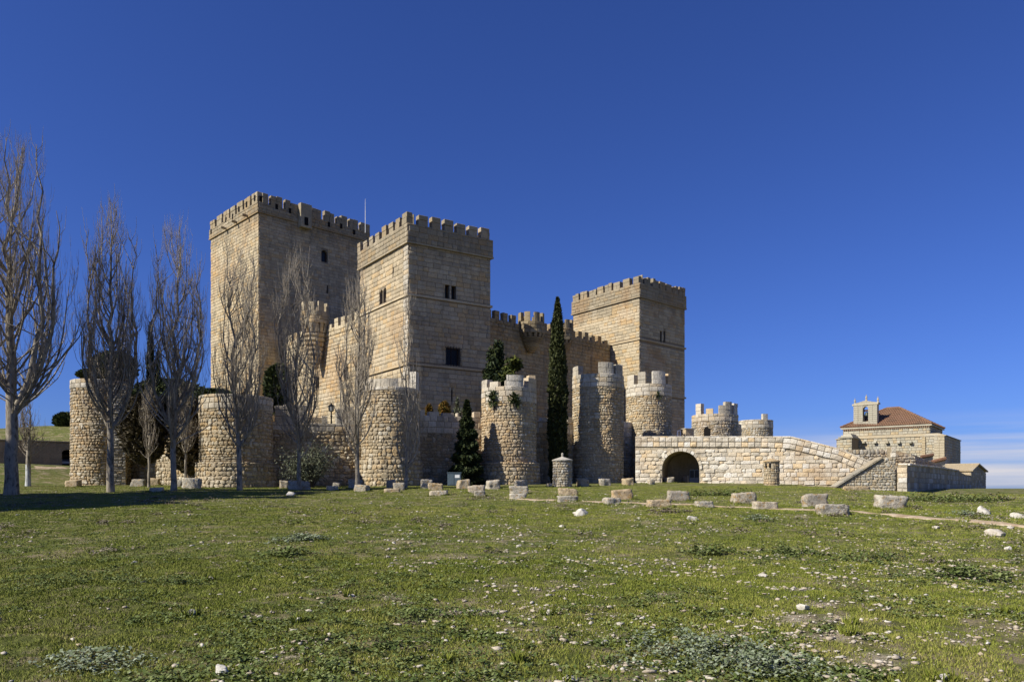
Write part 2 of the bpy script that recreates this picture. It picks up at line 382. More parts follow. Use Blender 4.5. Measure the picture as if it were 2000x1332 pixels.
class Stones:
    def __init__(s): s.items = []
    def put(s, c, U, N, w_, h, d, kind, mk, Zd=(0, 0, 1), rot=0.0):
        U, N, Zd = np.array(U, float), np.array(N, float), np.array(Zd, float)
        if rot:
            cu, su = math.cos(rot), math.sin(rot); U, Zd = U * cu + Zd * su, Zd * cu - U * su
        m = np.eye(4); m[:3, 0] = U * w_; m[:3, 1] = Zd * h; m[:3, 2] = N * d; m[:3, 3] = c
        v = -np.array(c, float); v /= np.linalg.norm(v); fac = max(0.02, float(N @ v))
        dist = float(c[1]) if c[1] > 1 else 1
        if kind == 'rubble' and d > .06 and rot == rot and rnd.random() < .22:      # a few stones span two courses or sit small
            k = rnd.choice((1.5, 1.35, .7)); m[:3, 1] *= k; m[:3, 0] *= rnd.uniform(.8, 1.25); m[:3, 2] *= 1.15 if k > 1 else .9
        s.items.append((w_ * h * fac / dist ** 2, m, kind, rnd.randrange(24), mk))
    def plane(s, O, U, u0, u1, v0, v1, ch, sl, kind, mk, depth=.05, joint=.03, holes=(), test=None, jit=0.0, slope=0.0):
        Ux, Uy = U; N = (Uy, -Ux, 0); v = v0
        while v < v1 - .08:
            h = min(ch * (rnd.uniform(.62, 1.32) if kind == 'rubble' else rnd.uniform(.86, 1.14)), v1 - v)
            if v1 - v - h < ch * .35: h = v1 - v
            u = u0 + rnd.uniform(-.5, .5) * sl * .4
            while u < u1 - .02:
                wd = sl * (rnd.uniform(.45, 1.6) if kind == 'rubble' else rnd.uniform(.6, 1.4)); a = max(u, u0); e = min(u + wd, u1)
                if u1 - e < sl * .3: e = u1
                u = e + 1e-6
                if e - a < .12: continue
                segs = [(a, e)]
                for (ha, hb, va, vb) in holes:
                    if vb - .03 > v + .03 and va + .03 < v + h - .03:
                        ns_ = []
                        for (x, y) in segs:
                            if y <= ha or x >= hb: ns_.append((x, y)); continue
                            if ha - x > .12: ns_.append((x, ha))
                            if y - hb > .12: ns_.append((hb, y))
                        segs = ns_
                for (x, y) in segs:
                    cu, cv = (x + y) / 2, v + h / 2
                    if test and not (test(cu, cv) and test(x + .05, v + h * .8) and test(y - .05, v + h * .8)): continue
                    jx, jy = (rnd.uniform(-jit, jit), rnd.uniform(-jit, jit)) if jit else (0, 0)
                    s.put((O[0] + Ux * (cu + jx), O[1] + Uy * (cu + jx), cv + jy + slope * cu), (Ux, Uy, slope), N, y - x - joint, h - joint, depth * rnd.uniform(.7, 1.3), kind, mk, rot=rnd.uniform(-jit, jit) * 1.5)
            v += h
    def cyl(s, c, r, v0, v1, ch, sl, kind, mk, a0, a1, depth=.05, joint=.03, skip=None, jit=0.0, batter=0.0):
        v = v0
        while v < v1 - .08:
            h = min(ch * (rnd.uniform(.62, 1.32) if kind == 'rubble' else rnd.uniform(.86, 1.14)), v1 - v)
            if v1 - v - h < ch * .35: h = v1 - v
            rr = r - batter * (v - v0)
            sg = 1 if rr > 0 else -1; ra = abs(rr); a = a0 + rnd.uniform(0, .5) * sl / ra
            while a < a1:
                wd = sl * (rnd.uniform(.45, 1.6) if kind == 'rubble' else rnd.uniform(.65, 1.35)); da = wd / ra; am = a + da / 2; a += da
                if skip and skip(am, v + h / 2, v, v + h): continue
                N = (math.cos(am) * sg, math.sin(am) * sg, 0)
                s.put((c[0] + N[0] * rr * .998, c[1] + N[1] * rr * .998, v + h / 2 + rnd.uniform(-jit, jit)), (-N[1], N[0], 0), N, wd - joint, h - joint, depth * rnd.uniform(.7, 1.3), kind, mk, rot=rnd.uniform(-jit, jit) * 2)
            v += h
    def finish(s, parent, name='stone', most=300):
        s.items.sort(key=lambda q: -q[0])
        loc = parent.location
        for (_, m, kind, i, mk) in s.items[:most]:
            o = bpy.data.objects.new(name, vmesh(kind, i, mk)); o.parent = parent
            mm = Matrix(m.tolist()); mm.translation -= loc; o.matrix_basis = mm; COL.objects.link(o)
        rest = s.items[most:]
        by = {}
        for it in rest: by.setdefault(it[4], []).append(it)
        for mk, its in by.items():
            Vs, Fs, T = [], [], []; n = 0
            for (_, m, kind, i, _) in its:
                V, Fc = VAR[kind][i]; W = V @ m[:3, :3].T + m[:3, 3]; Vs.append(W); Fs.append(Fc + n); n += len(W); T.append(np.full(len(Fc), rnd.random()))
            o = np_mesh('stone_facing', np.vstack(Vs), np.vstack(Fs), M[mk], parent, np.concatenate(T)); o['kind'] = 'stuff'

class Face:
    """a vertical plane: O (x,y) at u=0, U unit left-to-right as seen from outside"""
    def __init__(s, A, B):
        s.O = Vector(A[:2]); d = Vector(B[:2]) - s.O; s.len = d.length; s.U = d.normalized(); s.N = Vector((s.U.y, -s.U.x))
    def u(s, px):
        k = (px - 1000) / F; return (k * s.O.y - s.O.x) / (s.U.x - k * s.U.y)
    def Y(s, u): return s.O.y + s.U.y * u
    def rect(s, pa, pb, ya, yb):
        a, b = s.u(pa), s.u(pb); Ym = s.Y((a + b) / 2); return (a, b, ZP(yb, Ym), ZP(ya, Ym))
    def pt(s, u, z, out_=0.0):
        p = s.O + s.U * u + s.N * out_; return Vector((p.x, p.y, z))
    def box(s, mb, u0, u1, z0, z1, n0, n1):
        c = s.pt((u0 + u1) / 2, (z0 + z1) / 2, (n0 + n1) / 2)
        mb.box(c, Vector((s.U.x, s.U.y, 0)) * (u1 - u0) / 2, Vector((-s.N.x, -s.N.y, 0)) * (n1 - n0) / 2, Vector((0, 0, (z1 - z0) / 2)))
    def rough(s, mb, u0, u1, z0, z1, n0, n1, j=.02, bev=.12):
        c = s.pt((u0 + u1) / 2, (z0 + z1) / 2, (n0 + n1) / 2)
        mb.rough(c, Vector((s.U.x, s.U.y, 0)) * (u1 - u0) / 2, Vector((-s.N.x, -s.N.y, 0)) * (n1 - n0) / 2, Vector((0, 0, (z1 - z0) / 2)), j, bev)
    def sheet(s, mb, u0, u1, z0, z1, holes=(), dep=.6):
        us = sorted({u0, u1, *[h[0] for h in holes], *[h[1] for h in holes]}); zs = sorted({z0, z1, *[h[2] for h in holes], *[h[3] for h in holes]})
        for i in range(len(us) - 1):
            for j in range(len(zs) - 1):
                cu, cz = (us[i] + us[i + 1]) / 2, (zs[j] + zs[j + 1]) / 2
                if any(h[0] < cu < h[1] and h[2] < cz < h[3] for h in holes): continue
                mb.poly(s.pt(us[i], zs[j]), s.pt(us[i + 1], zs[j]), s.pt(us[i + 1], zs[j + 1]), s.pt(us[i], zs[j + 1]))
        for (a, b, c, d) in holes:
            mb.poly(s.pt(a, c), s.pt(b, c), s.pt(b, c, -dep), s.pt(a, c, -dep)); mb.poly(s.pt(a, d, -dep), s.pt(b, d, -dep), s.pt(b, d), s.pt(a, d))
            mb.poly(s.pt(a, c), s.pt(a, c, -dep), s.pt(a, d, -dep), s.pt(a, d)); mb.poly(s.pt(b, c, -dep), s.pt(b, c), s.pt(b, d), s.pt(b, d, -dep))
def window(face, h, parent, arched=False, grille=False, dep=.45, mat='pane', mull=False):
    a, b, c, d = h; mb = MB(); face.box(mb, a - .02, b + .02, c - .02, d + .02, -dep - .08, -dep + .0); wdw = mb.build('window', M[mat], parent)
    fr = MB()
    for (x0, x1, y0, y1) in ((a, a + .07, c, d), (b - .07, b, c, d), (a + .07, b - .07, c, c + .07), (a + .07, b - .07, d - .07, d)): face.box(fr, x0, x1, y0, y1, -dep + .003, -dep + .08)
    if mull: face.box(fr, (a + b) / 2 - .04, (a + b) / 2 + .04, c + .07, d - .07, -dep + .003, -dep + .07)
    fr.build('frame', M['wood'] if mat == 'pane' else M['iron'], wdw)
    if arched:
        ar = MB(); w_ = b - a; r = w_ / 2; pts = [face.pt(a, d, -.02), ]
        arc = [face.pt((a + b) / 2 - r * math.cos(t), d - r * .9 + r * .9 * math.sin(t), -.02) for t in np.linspace(0, PI / 2, 6)]
        ar.prism([face.pt(a + .002, d - .002, -.02)] + [p for p in arc], Vector((-face.N.x, -face.N.y, 0)) * .35)
        arc = [face.pt((a + b) / 2 + r * math.sin(t), d - r * .9 + r * .9 * math.cos(t), -.02) for t in np.linspace(0, PI / 2, 6)]
        ar.prism([face.pt(b - .002, d - .002, -.02)] + [p for p in arc], Vector((-face.N.x, -face.N.y, 0)) * .35)
        ar.build('arch_head', M['tower'], wdw)
    if grille:
        g = MB()
        for k in range(5): x = a + (b - a) * (k + .5) / 5; face.box(g, x - .02, x + .02, c - .15, d + .15, .12, .16)
        for k in range(8): z = c + (d - c) * (k + .5) / 8; face.box(g, a - .12, b + .12, z - .02, z + .02, .163, .19)
        for x in (a - .12, b + .08):
            for z in (c, d): face.box(g, x, x + .04, z - .02, z + .02, -.02, .16)
        g.build('iron_grille', M['iron'], wdw)
    return wdw

def merlon(face, u0, u1, z0, z1, parent, mat, th=.6, courses=3, broken=0):
    mb = MB(); g = .012
    n = max(1, round((u1 - u0) / .8)); hs = [(z1 - z0) / courses * rnd.uniform(.85, 1.15) for _ in range(courses)]; k = (z1 - z0) / sum(hs); z = z0
    for ci, h in enumerate(hs):
        h *= k
        cuts = [u0] + sorted(u0 + (u1 - u0) * (i + rnd.uniform(-.2, .2)) / n for i in range(1, n)) + [u1]
        for i in range(n):
            if broken and ci == courses - 1 and rnd.random() < broken: continue
            hh = h * (rnd.uniform(.5, 1.0) if ci == courses - 1 and rnd.random() < .5 else 1)
            face.rough(mb, cuts[i] + g, cuts[i + 1] - g, z + (g if ci else -.03), z + hh - g, -th, .03 + rnd.uniform(-.03, .03), .03, .09)
        z += h
    return mb.build('merlon', M[mat], parent)
def ring_pts(A, C, D, B, o):
    """outline A left, C near, D right, B back, pushed outward by o"""
    pts = [Vector(p[:2]) for p in (A, C, D, B)]; res = []
    for i in range(4):
        p, a, b = pts[i], pts[i - 1], pts[(i + 1) % 4]
        n1 = Vector(((p - a).normalized().y, -(p - a).normalized().x)); n2 = Vector(((b - p).normalized().y, -(b - p).normalized().x))
        k = 1 + n1.dot(n2); res.append(p + (n1 + n2) * (o / k))
    return res
def ring(mb, outer, inner, z0, z1, z1b=None):
    for i in range(4):
        a, b = outer[i], outer[(i + 1) % 4]; c, d = inner[(i + 1) % 4], inner[i]
        mb.poly((a.x, a.y, z0), (b.x, b.y, z0), (b.x, b.y, z1), (a.x, a.y, z1)); mb.poly((c.x, c.y, z0), (d.x, d.y, z0), (d.x, d.y, z1), (c.x, c.y, z1))
        mb.poly((a.x, a.y, z1), (b.x, b.y, z1), (c.x, c.y, z1), (d.x, d.y, z1)); mb.poly((d.x, d.y, z0), (c.x, c.y, z0), (b.x, b.y, z0), (a.x, a.y, z0))

def square_tower(label, pxC, Y0, dl, dr, Ll, Lr, zb, zstr, zpar, ztop, mk, ch, sl, over, strings, winL, winR, merL, merR, corner_mk=None, mpieces=2, holes_par=()):
    dl, dr = Vector(dl).normalized(), Vector(dr).normalized(); C = Vector((XP(pxC, Y0), Y0)); A = C + dl * Ll; D = C + dr * Lr; B = A + dr * Lr
    t = thing('castle_tower', (C.x, C.y, zb), label, 'castle tower')
    fl, fr, fb1, fb2 = Face(A, C), Face(C, D), Face(D, B), Face(B, A)
    HL = [fl.rect(*r['r']) for r in winL]; HR = [fr.rect(*r['r']) for r in winR]
    core = MB(); fl.sheet(core, 0, fl.len, zb, zstr, HL); fr.sheet(core, 0, fr.len, zb, zstr, HR); fb1.sheet(core, 0, fb1.len, zb, zstr); fb2.sheet(core, 0, fb2.len, zb, zstr)
    core.build('wall', M['joint'], t)
    inn = ring_pts(A, C, D, B, -.9)
    dk = MB(); dk.poly(*[(p.x, p.y, zpar - 1.2) for p in inn]); dk.build('roof_terrace', M['mortar'], t)
    for f, W, Hs in ((fl, winL, HL), (fr, winR, HR)):
        for wd, h in zip(W, Hs): window(f, h, t, wd.get('arch', False), wd.get('grille', False), mat=wd.get('mat', 'pane'), mull=wd.get('mull', False))
    par = MB(); outer = ring_pts(A, C, D, B, over); ring(par, outer, ring_pts(A, C, D, B, -.6 + over * .0), zstr + .001, zpar); par.build('parapet', M['joint'], t)
    mo = MB(); ring(mo, ring_pts(A, C, D, B, over + .06), ring_pts(A, C, D, B, -.1), zstr - .16, zstr + .0); mo.build('cornice', M[mk], t)
    for z in strings:
        mo = MB(); ring(mo, ring_pts(A, C, D, B, .17), ring_pts(A, C, D, B, -.1), z - .11, z + .11); mo.build('string_course', M[mk], t)
    S = Stones()
    ex = [(-1, 999, z - .13, z + .13) for z in strings]
    q_ = .95 if corner_mk else 0
    S.plane(fl.O, fl.U, 0, fl.len - q_, zb, zstr - .16, ch, sl, 'ashlar', mk, .045, .03, HL + ex)
    if corner_mk: S.plane(fl.O, fl.U, fl.len - q_, fl.len, zb, zstr - .16, ch * 1.02, .6, 'ashlar', corner_mk, .065, .03, ex)
    S.plane(fr.O, fr.U, 0, fr.len, zb, zstr - .16, ch, sl, 'ashlar', mk, .045, .03, HR + ex)
    pf = [Face(outer[i], outer[(i + 1) % 4]) for i in range(4)]
    for f in pf[:2]: S.plane(f.O, f.U, 0, f.len, zstr + .02, zpar, ch * 1.1, sl, 'ashlar', mk, .05, .035)
    S.finish(t)
    for f, lst, first in ((pf[0], merL, False), (pf[1], merR, True)):
        for i, (a, b, *tp) in enumerate(lst):
            u0, u1 = f.u(a), f.u(b); z1 = ztop if not tp else tp[0]
            u0 = max(u0, 0.0); u1 = min(u1, f.len)
            if first and i == 0: u0 = .585
            merlon(f, u0, u1, zpar, z1 + rnd.uniform(-.1, .05), t, mk, courses=mpieces)
    for f in pf[2:]:                       # the two far sides, seen through the gaps
        n = int(f.len / 1.6)
        for k in range(n): merlon(f, .65 + k * (f.len - .7) / n, .65 + k * (f.len - .7) / n + .95, zpar, ztop, t, mk, courses=mpieces)
    return t, fl, fr, pf

# ------------------------------------------------------------------ ground
def terrain():
    ys = np.concatenate([np.arange(-60, 3, 6), np.arange(3, 30, .22), np.arange(30, 75, .45), np.arange(75, 160, 3), np.geomspace(160, 5000, 40)])
    xs = np.concatenate([-np.geomspace(5000, 60, 40), np.arange(-59, -42, 1.0), np.arange(-42, 42, .33), np.arange(42, 60, 1.0), np.geomspace(60, 5000, 40)])
    X, Y = np.meshgrid(xs, ys); Z = gz(X, Y)
    near = (np.abs(X) < 60) & (Y > 2) & (Y < 75); amp = np.zeros_like(X)
    ii = np.argwhere(near)
    for i, j in ii: amp[i, j] = mnoise.fractal((X[i, j] * .8, Y[i, j] * .8, 3.3), 1.0, 2.1, 3) * .05 + mnoise.noise((X[i, j] * .22, Y[i, j] * .22, 1)) * .05
    Z = Z + amp * (Y < 50)
    n, m = X.shape; V = np.stack([X, Y, Z], -1).reshape(-1, 3)
    a = (np.arange(n - 1)[:, None] * m + np.arange(m - 1)[None]).ravel(); Fc = np.stack([a, a + 1, a + m + 1, a + m], 1)
    o = np_mesh('ground', V, Fc, M['ground'], smooth=True); o['kind'] = 'structure'; a_ = o.data.attributes.new('bare', 'FLOAT', 'POINT'); a_.data.foreach_set('value', bare_of(V[:, 0], V[:, 1]).astype(np.float32))
    return xs, ys, Z
GX, GY, GZ = terrain()
def gzn(x, y):
    """height on the built terrain mesh (bilinear)"""
    x = np.asarray(x, float); y = np.asarray(y, float)
    i = np.clip(np.searchsorted(GX, x) - 1, 0, len(GX) - 2); j = np.clip(np.searchsorted(GY, y) - 1, 0, len(GY) - 2)
    tx = (x - GX[i]) / (GX[i + 1] - GX[i]); ty = (y - GY[j]) / (GY[j + 1] - GY[j])
    return GZ[j, i] * (1 - tx) * (1 - ty) + GZ[j, i + 1] * tx * (1 - ty) + GZ[j + 1, i] * (1 - tx) * ty + GZ[j + 1, i + 1] * tx * ty
def GN(x, y): return float(gzn(x, y))
def on_ground(px, py, lo=4.0, hi=85.0):
    """point of the terrain seen at a pixel"""
    for Y in np.arange(lo, hi, .05):
        if GN(XP(px, Y), Y) >= ZP(py, Y): return (XP(px, Y), Y, GN(XP(px, Y), Y))
    return (XP(px, hi), hi, GN(XP(px, hi), hi))

def path_strip(name, pts, wid, seed):
    r = random.Random(seed); P_ = [Vector(on_ground(a, b)[:2]) for a, b in pts]; out_ = []
    for i in range(len(P_) - 1):
        n = max(2, int((P_[i + 1] - P_[i]).length / .25))
        for k in range(n): out_.append(P_[i].lerp(P_[i + 1], k / n))
    out_.append(P_[-1]); V, Fc = [], []; m = 7
    for i, p in enumerate(out_):
        d = (out_[min(i + 1, len(out_) - 1)] - out_[max(i - 1, 0)]).normalized(); n = Vector((-d.y, d.x)); e = min(1, i / 6, (len(out_) - 1 - i) / 6)
        a = wid * e * (.6 + .9 * mnoise.noise((i * .13, seed, 0)) + .25 * mnoise.noise((i * .7, seed, 4))); b = wid * e * (.6 + .9 * mnoise.noise((i * .13, seed + 9, 0)) + .25 * mnoise.noise((i * .7, seed, 7)))
        a, b = max(a, .03), max(b, .03)
        for k in range(m):
            q = p + n * (-a + (a + b) * k / (m - 1)); V.append((q.x, q.y, GN(q.x, q.y) + (.028 if 0 < k < m - 1 else -.01)))
    for i in range(len(out_) - 1):
        for k in range(m - 1): Fc.append((i * m + k, i * m + k + 1, (i + 1) * m + k + 1, (i + 1) * m + k)[::-1])
    o = np_mesh(name, np.array(V), np.array(Fc), M['dirt'], smooth=True); o['kind'] = 'structure'; return out_
PATH = path_strip('dirt_path', [(985, 972), (1080, 977), (1180, 981), (1290, 984), (1420, 990), (1560, 996), (1680, 1000), (1800, 1009), (1900, 1018), (2080, 1035)], .46, 5)
path_strip('dirt_patch', [(60, 916), (90, 914), (125, 913), (160, 918)], .9, 8)

# hill behind the cellar
def hill():
    V, Fc = [], []; xs = np.linspace(-95, -38, 40); ys = np.concatenate([[80.9], np.linspace(82, 125, 22)])
    for y in ys:
        for x in xs:
            z = np.interp(y, [80, 84, 100, 125], [4.9, 5.3, 8.3, 6]) + (-.25 if y < 82 else .25 * mnoise.noise((x * .2, y * .2, 0))) + .4 * math.sin(x * .1)* (y > 90)
            V.append((x, y, z - (0 if x < -41 else (x + 41) * 1.5)))
    m = len(xs)
    for i in range(len(ys) - 1):
        for k in range(m - 1): Fc.append((i * m + k, i * m + k + 1, (i + 1) * m + k + 1, (i + 1) * m + k))
    o = np_mesh('hill', np.array(V), np.array(Fc), M['ground'], smooth=True); o['kind'] = 'structure'
hill()

# ------------------------------------------------------------------ the castle
def z4(zf, x0, lst): return [(x0 + a / zf, x0 + b / zf) for a, b in lst]
mk_L = z4(5.124, 400, [(55, 100), (120, 170), (187, 243), (257, 305), (322, 378), (395, 455), (470, 525)])
mk_R = z4(5.124, 400, [(525, 635), (660, 775), (805, 925), (925, 1040), (1070, 1165), (1200, 1295), (1320, 1425), (1447, 1535), (1560, 1655)])
keep, kL, kR, kP = square_tower('great keep, tallest and leftmost square tower, with an aerial mast', 505, 93.4, (-.696, .718), (.71, .70), 14.3, 16.0, 4.0, ZP(413, 93.4), ZP(395, 93.4), ZP(374, 93.4), 'keep', .40, .78, .16, [],
    [], [dict(r=(627.5, 640, 489, 512), arch=True), dict(r=(638, 640.5, 558, 573), mat='dark')], mk_L, mk_R)
# latrine box on the keep parapet, spouts and holes
mb = MB(); f = kP[1]; a, b = f.u(582), f.u(603.5)
f.rough(mb, a, b, ZP(438, 98) - .8, ZP(404, 98), .05, .75, .01, .06); mb.build('box_machicolation', M['keep'], keep)
mb = MB(); f.box(mb, a + .5, b - .55, ZP(438, 98) - .5, ZP(438, 98) + .5, .72, .80); mb.build('machicolation_opening', M['dark'], keep)
for pf_, px, zz in ((kP[1], 508.5, 1.15), (kP[1], 540, .6), (kP[1], 566, .55), (kP[1], 642, .1), (kP[1], 666, .4), (kP[1], 691, -.05), (kP[0], 413, .2), (kP[0], 442, .7), (kP[0], 455, .6), (kP[0], 467, 1.2), (kP[0], 482, 1.2), (kP[0], 498, 1.4)):
    mb = MB(); u = pf_.u(px); z = ZP(413, 93.4) + zz * .8 + .3; pf_.box(mb, u - .17, u + .17, z, z + .65, .02, .085); mb.build('loophole', M['dark'], keep)
for px in (442, 463, 484):
    mb = MB(); u = kP[0].u(px); z = ZP(413, 93.4) - .1; kP[0].rough(mb, u - .12, u + .12, z, z + .3, .1, .75, .02, .3); mb.build('water_spout', M['keep'], keep)
mast = thing('aerial_mast', (XP(713.5, 100), 100, ZP(438, 100)), 'thin white aerial mast rising from the keep roof', 'mast')
mb = MB(); x = XP(713.5, 100); mb.tube([(x, 100, ZP(455, 100)), (x, 100, ZP(412, 100))], [.045, .04], 6); mb.build('pole', M['white'], mast)
mb = MB(); mb.tube([(x, 100, ZP(412, 100)), (x, 100, ZP(389, 100))], [.035, .02], 5); mb.build('antenna_tip', M['white'], mast)

m2L = z4(4.44, 680, [(80, 108), (130, 163), (183, 215), (235, 270), (293, 330), (353, 390), (410, 447), (468, 510)])
m2R = z4(4.44, 680, [(510, 572), (610, 692), (725, 802), (833, 912), (940, 1017), (1045, 1122), (1150, 1225)])
t2, t2L, t2R, t2P = square_tower('square tower in the centre with slender merlons and barred window', 797.5, 72, (-.579, .816), (.84, .543), 11.0, 9.1, .5, ZP(472, 72), ZP(437, 72), ZP(415, 72), 'tower', .44, .85, .2,
    [ZP(575, 72), ZP(710, 72)], [dict(r=(741.5, 747.5, 566, 596), arch=True), dict(r=(748.5, 754.5, 562, 592), arch=True), dict(r=(767.5, 769, 522, 538), mat='dark')],
    [dict(r=(869, 877.5, 556, 586)), dict(r=(881.5, 890.5, 558, 588)), dict(r=(871, 898, 680, 713), grille=True, mull=True), dict(r=(881, 883.5, 761, 784), mat='dark')], m2L, m2R, corner_mk='ashlar')
m3L = z4(3.7, 1100, [(68, 112), (125, 172), (190, 238), (246, 290), (300, 350), (362, 410), (432, 480), (507, 548)])
m3R = z4(3.7, 1100, [(548, 570), (587, 630), (648, 690), (697, 738), (744, 782), (790, 832), (840, 882)])
t3, t3L, t3R, t3P = square_tower('rightmost square tower, farther off, with ochre stains on its sunny side', 1249, 96.5, (-.61, .79), (.734, .679), 12.5, 9.9, .5, ZP(578.5, 96.5), ZP(553, 96.5), ZP(537, 96.5), 'tower_far', .42, .9, .17,
    [ZP(662, 96.5), ZP(765, 96.5)], [], [dict(r=(1288.5, 1292.5, 646, 668)), dict(r=(1295.5, 1299.5, 647, 669))], m3L, m3R)

def bartizan(c, r, z0, z1, zc, parent, mk, nmer, tcam):
    """round turret body z0..z1 on a stack of corbel rings down to zc"""
    mb = MB(); mb.arc(c, r - .4, r, z0, z1, 0, 2 * PI, 28); mb.arc(c, 0.01, r - .4, z0, z0 + .2, 0, 2 * PI, 28); mb.build('turret_body', M['joint'], parent)
    n = 10; h = (z0 - zc) / n
    for k in range(n):
        ra = r * (.25 + .66 * (k / (n - 1)) ** .8) if k < n - 2 else r * (.92 + .05 * (k - n + 2))
        mb = MB(); zz = zc + h * k
        if k < n - 2: mb.arc(c, .01, ra * .93, zz, zz + h * .35, 0, 2 * PI, 24, R1=ra * 1.1); mb.arc(c, .01, ra * 1.1, zz + h * .351, zz + h * .8, 0, 2 * PI, 24, R1=ra * 1.08); mb.arc(c, .01, ra * .86, zz + h * .801, zz + h, 0, 2 * PI, 24)
        else:
            m_ = 14
            for i in range(m_): mb.arc(c, .05, ra, zz, zz + h, 2 * PI * i / m_, 2 * PI * (i + .55) / m_, 2, R1=ra * 1.05)
            mb.arc(c, .01, r * .72, zz, zz + h, 0, 2 * PI, 16)
        mb.build('corbel', M[mk], parent)
    for i in range(nmer):
        a = tcam + .25 + 2 * PI * i / nmer; mb = MB(); hh = rnd.uniform(.9, 1.05)
        mb.arc(c, r - .42, r + .05, z1 - .02, z1 + .5 * hh, a, a + 2 * PI / nmer * .58, 4); mb.arc(c, r - .40, r + .04, z1 + .52 * hh, z1 + 1.05 * hh, a, a + 2 * PI / nmer * .57, 4)
        mb.build('merlon', M[mk], parent)
def curtain(label, A, B, zb, zt, mk, ch, sl, merl, th=1.3, barts=(), wins=(), mh=.95, gap=.42):
    f = Face(A, B); t = thing('curtain_wall', (f.O.x, f.O.y, zb), label, 'castle wall')
    H = [f.rect(*q) for q in wins]; mb = MB(); f.sheet(mb, 0, f.len, zb, zt, H)
    mb.poly(f.pt(0, zt), f.pt(f.len, zt), f.pt(f.len, zt, -th), f.pt(0, zt, -th)); mb.poly(f.pt(f.len, zb, -th), f.pt(0, zb, -th), f.pt(0, zt, -th), f.pt(f.len, zt, -th))
    mb.poly(f.pt(0, zb, -th), f.pt(0, zb), f.pt(0, zt), f.pt(0, zt, -th)); mb.poly(f.pt(f.len, zb), f.pt(f.len, zb, -th), f.pt(f.len, zt, -th), f.pt(f.len, zt))
    mb.build('wall', M['joint'], t)
    for h in H: window(f, h, t)
    S = Stones(); S.plane(f.O, f.U, 0, f.len, zb, zt - .9, ch, sl, 'ashlar', mk, .06, .035, H)
    S.plane(f.O, f.U, 0, f.len, zt - .88, zt, ch * 1.1, sl, 'ashlar', mk, .10, .035)
    for (px, r, ya, yb, yc) in barts:
        u = f.u(px); Yb = f.Y(u); c = f.pt(u, 0, r * (.62 if yc > 700 else .35)); tc_ = math.atan2(-c.y, -c.x)
        bartizan((c.x, c.y), r, ZP(yb, Yb), ZP(ya, Yb), ZP(yc, Yb), t, mk, 8, tc_)
        S.cyl((c.x, c.y), r, ZP(yb, Yb), ZP(ya, Yb), .42, .7, 'ashlar', mk, tc_ - 1.8, tc_ + 1.8, .05, .03)
    S.finish(t)
    u = .1
    for k in range(merl):
        st = f.len / merl
        if any(abs(f.u(q[0]) - (u + st * .3)) < q[1] * 1.05 for q in barts): u += st; continue
        merlon(f, u, u + st * (1 - gap), zt, zt + mh * rnd.uniform(.85, 1.05), t, mk, .5, 2, .08); u += st
    return t, f
wA = Vector((XP(553, 95.7), 95.7)); wB = Vector((XP(705, 80.8), 80.8))
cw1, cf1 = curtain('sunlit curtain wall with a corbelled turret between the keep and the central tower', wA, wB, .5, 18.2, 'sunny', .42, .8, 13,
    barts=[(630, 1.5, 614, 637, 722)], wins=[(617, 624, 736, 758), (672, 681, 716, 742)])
wC = Vector((XP(948, 84), 84)); wD = wC + Vector((.70, .72)).normalized() * 22.8
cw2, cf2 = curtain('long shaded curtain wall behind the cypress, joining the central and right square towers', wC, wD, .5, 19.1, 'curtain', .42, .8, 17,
    barts=[(1031, 1.5, 633, 655, 690), (1094, 1.25, 645, 668, 692)])

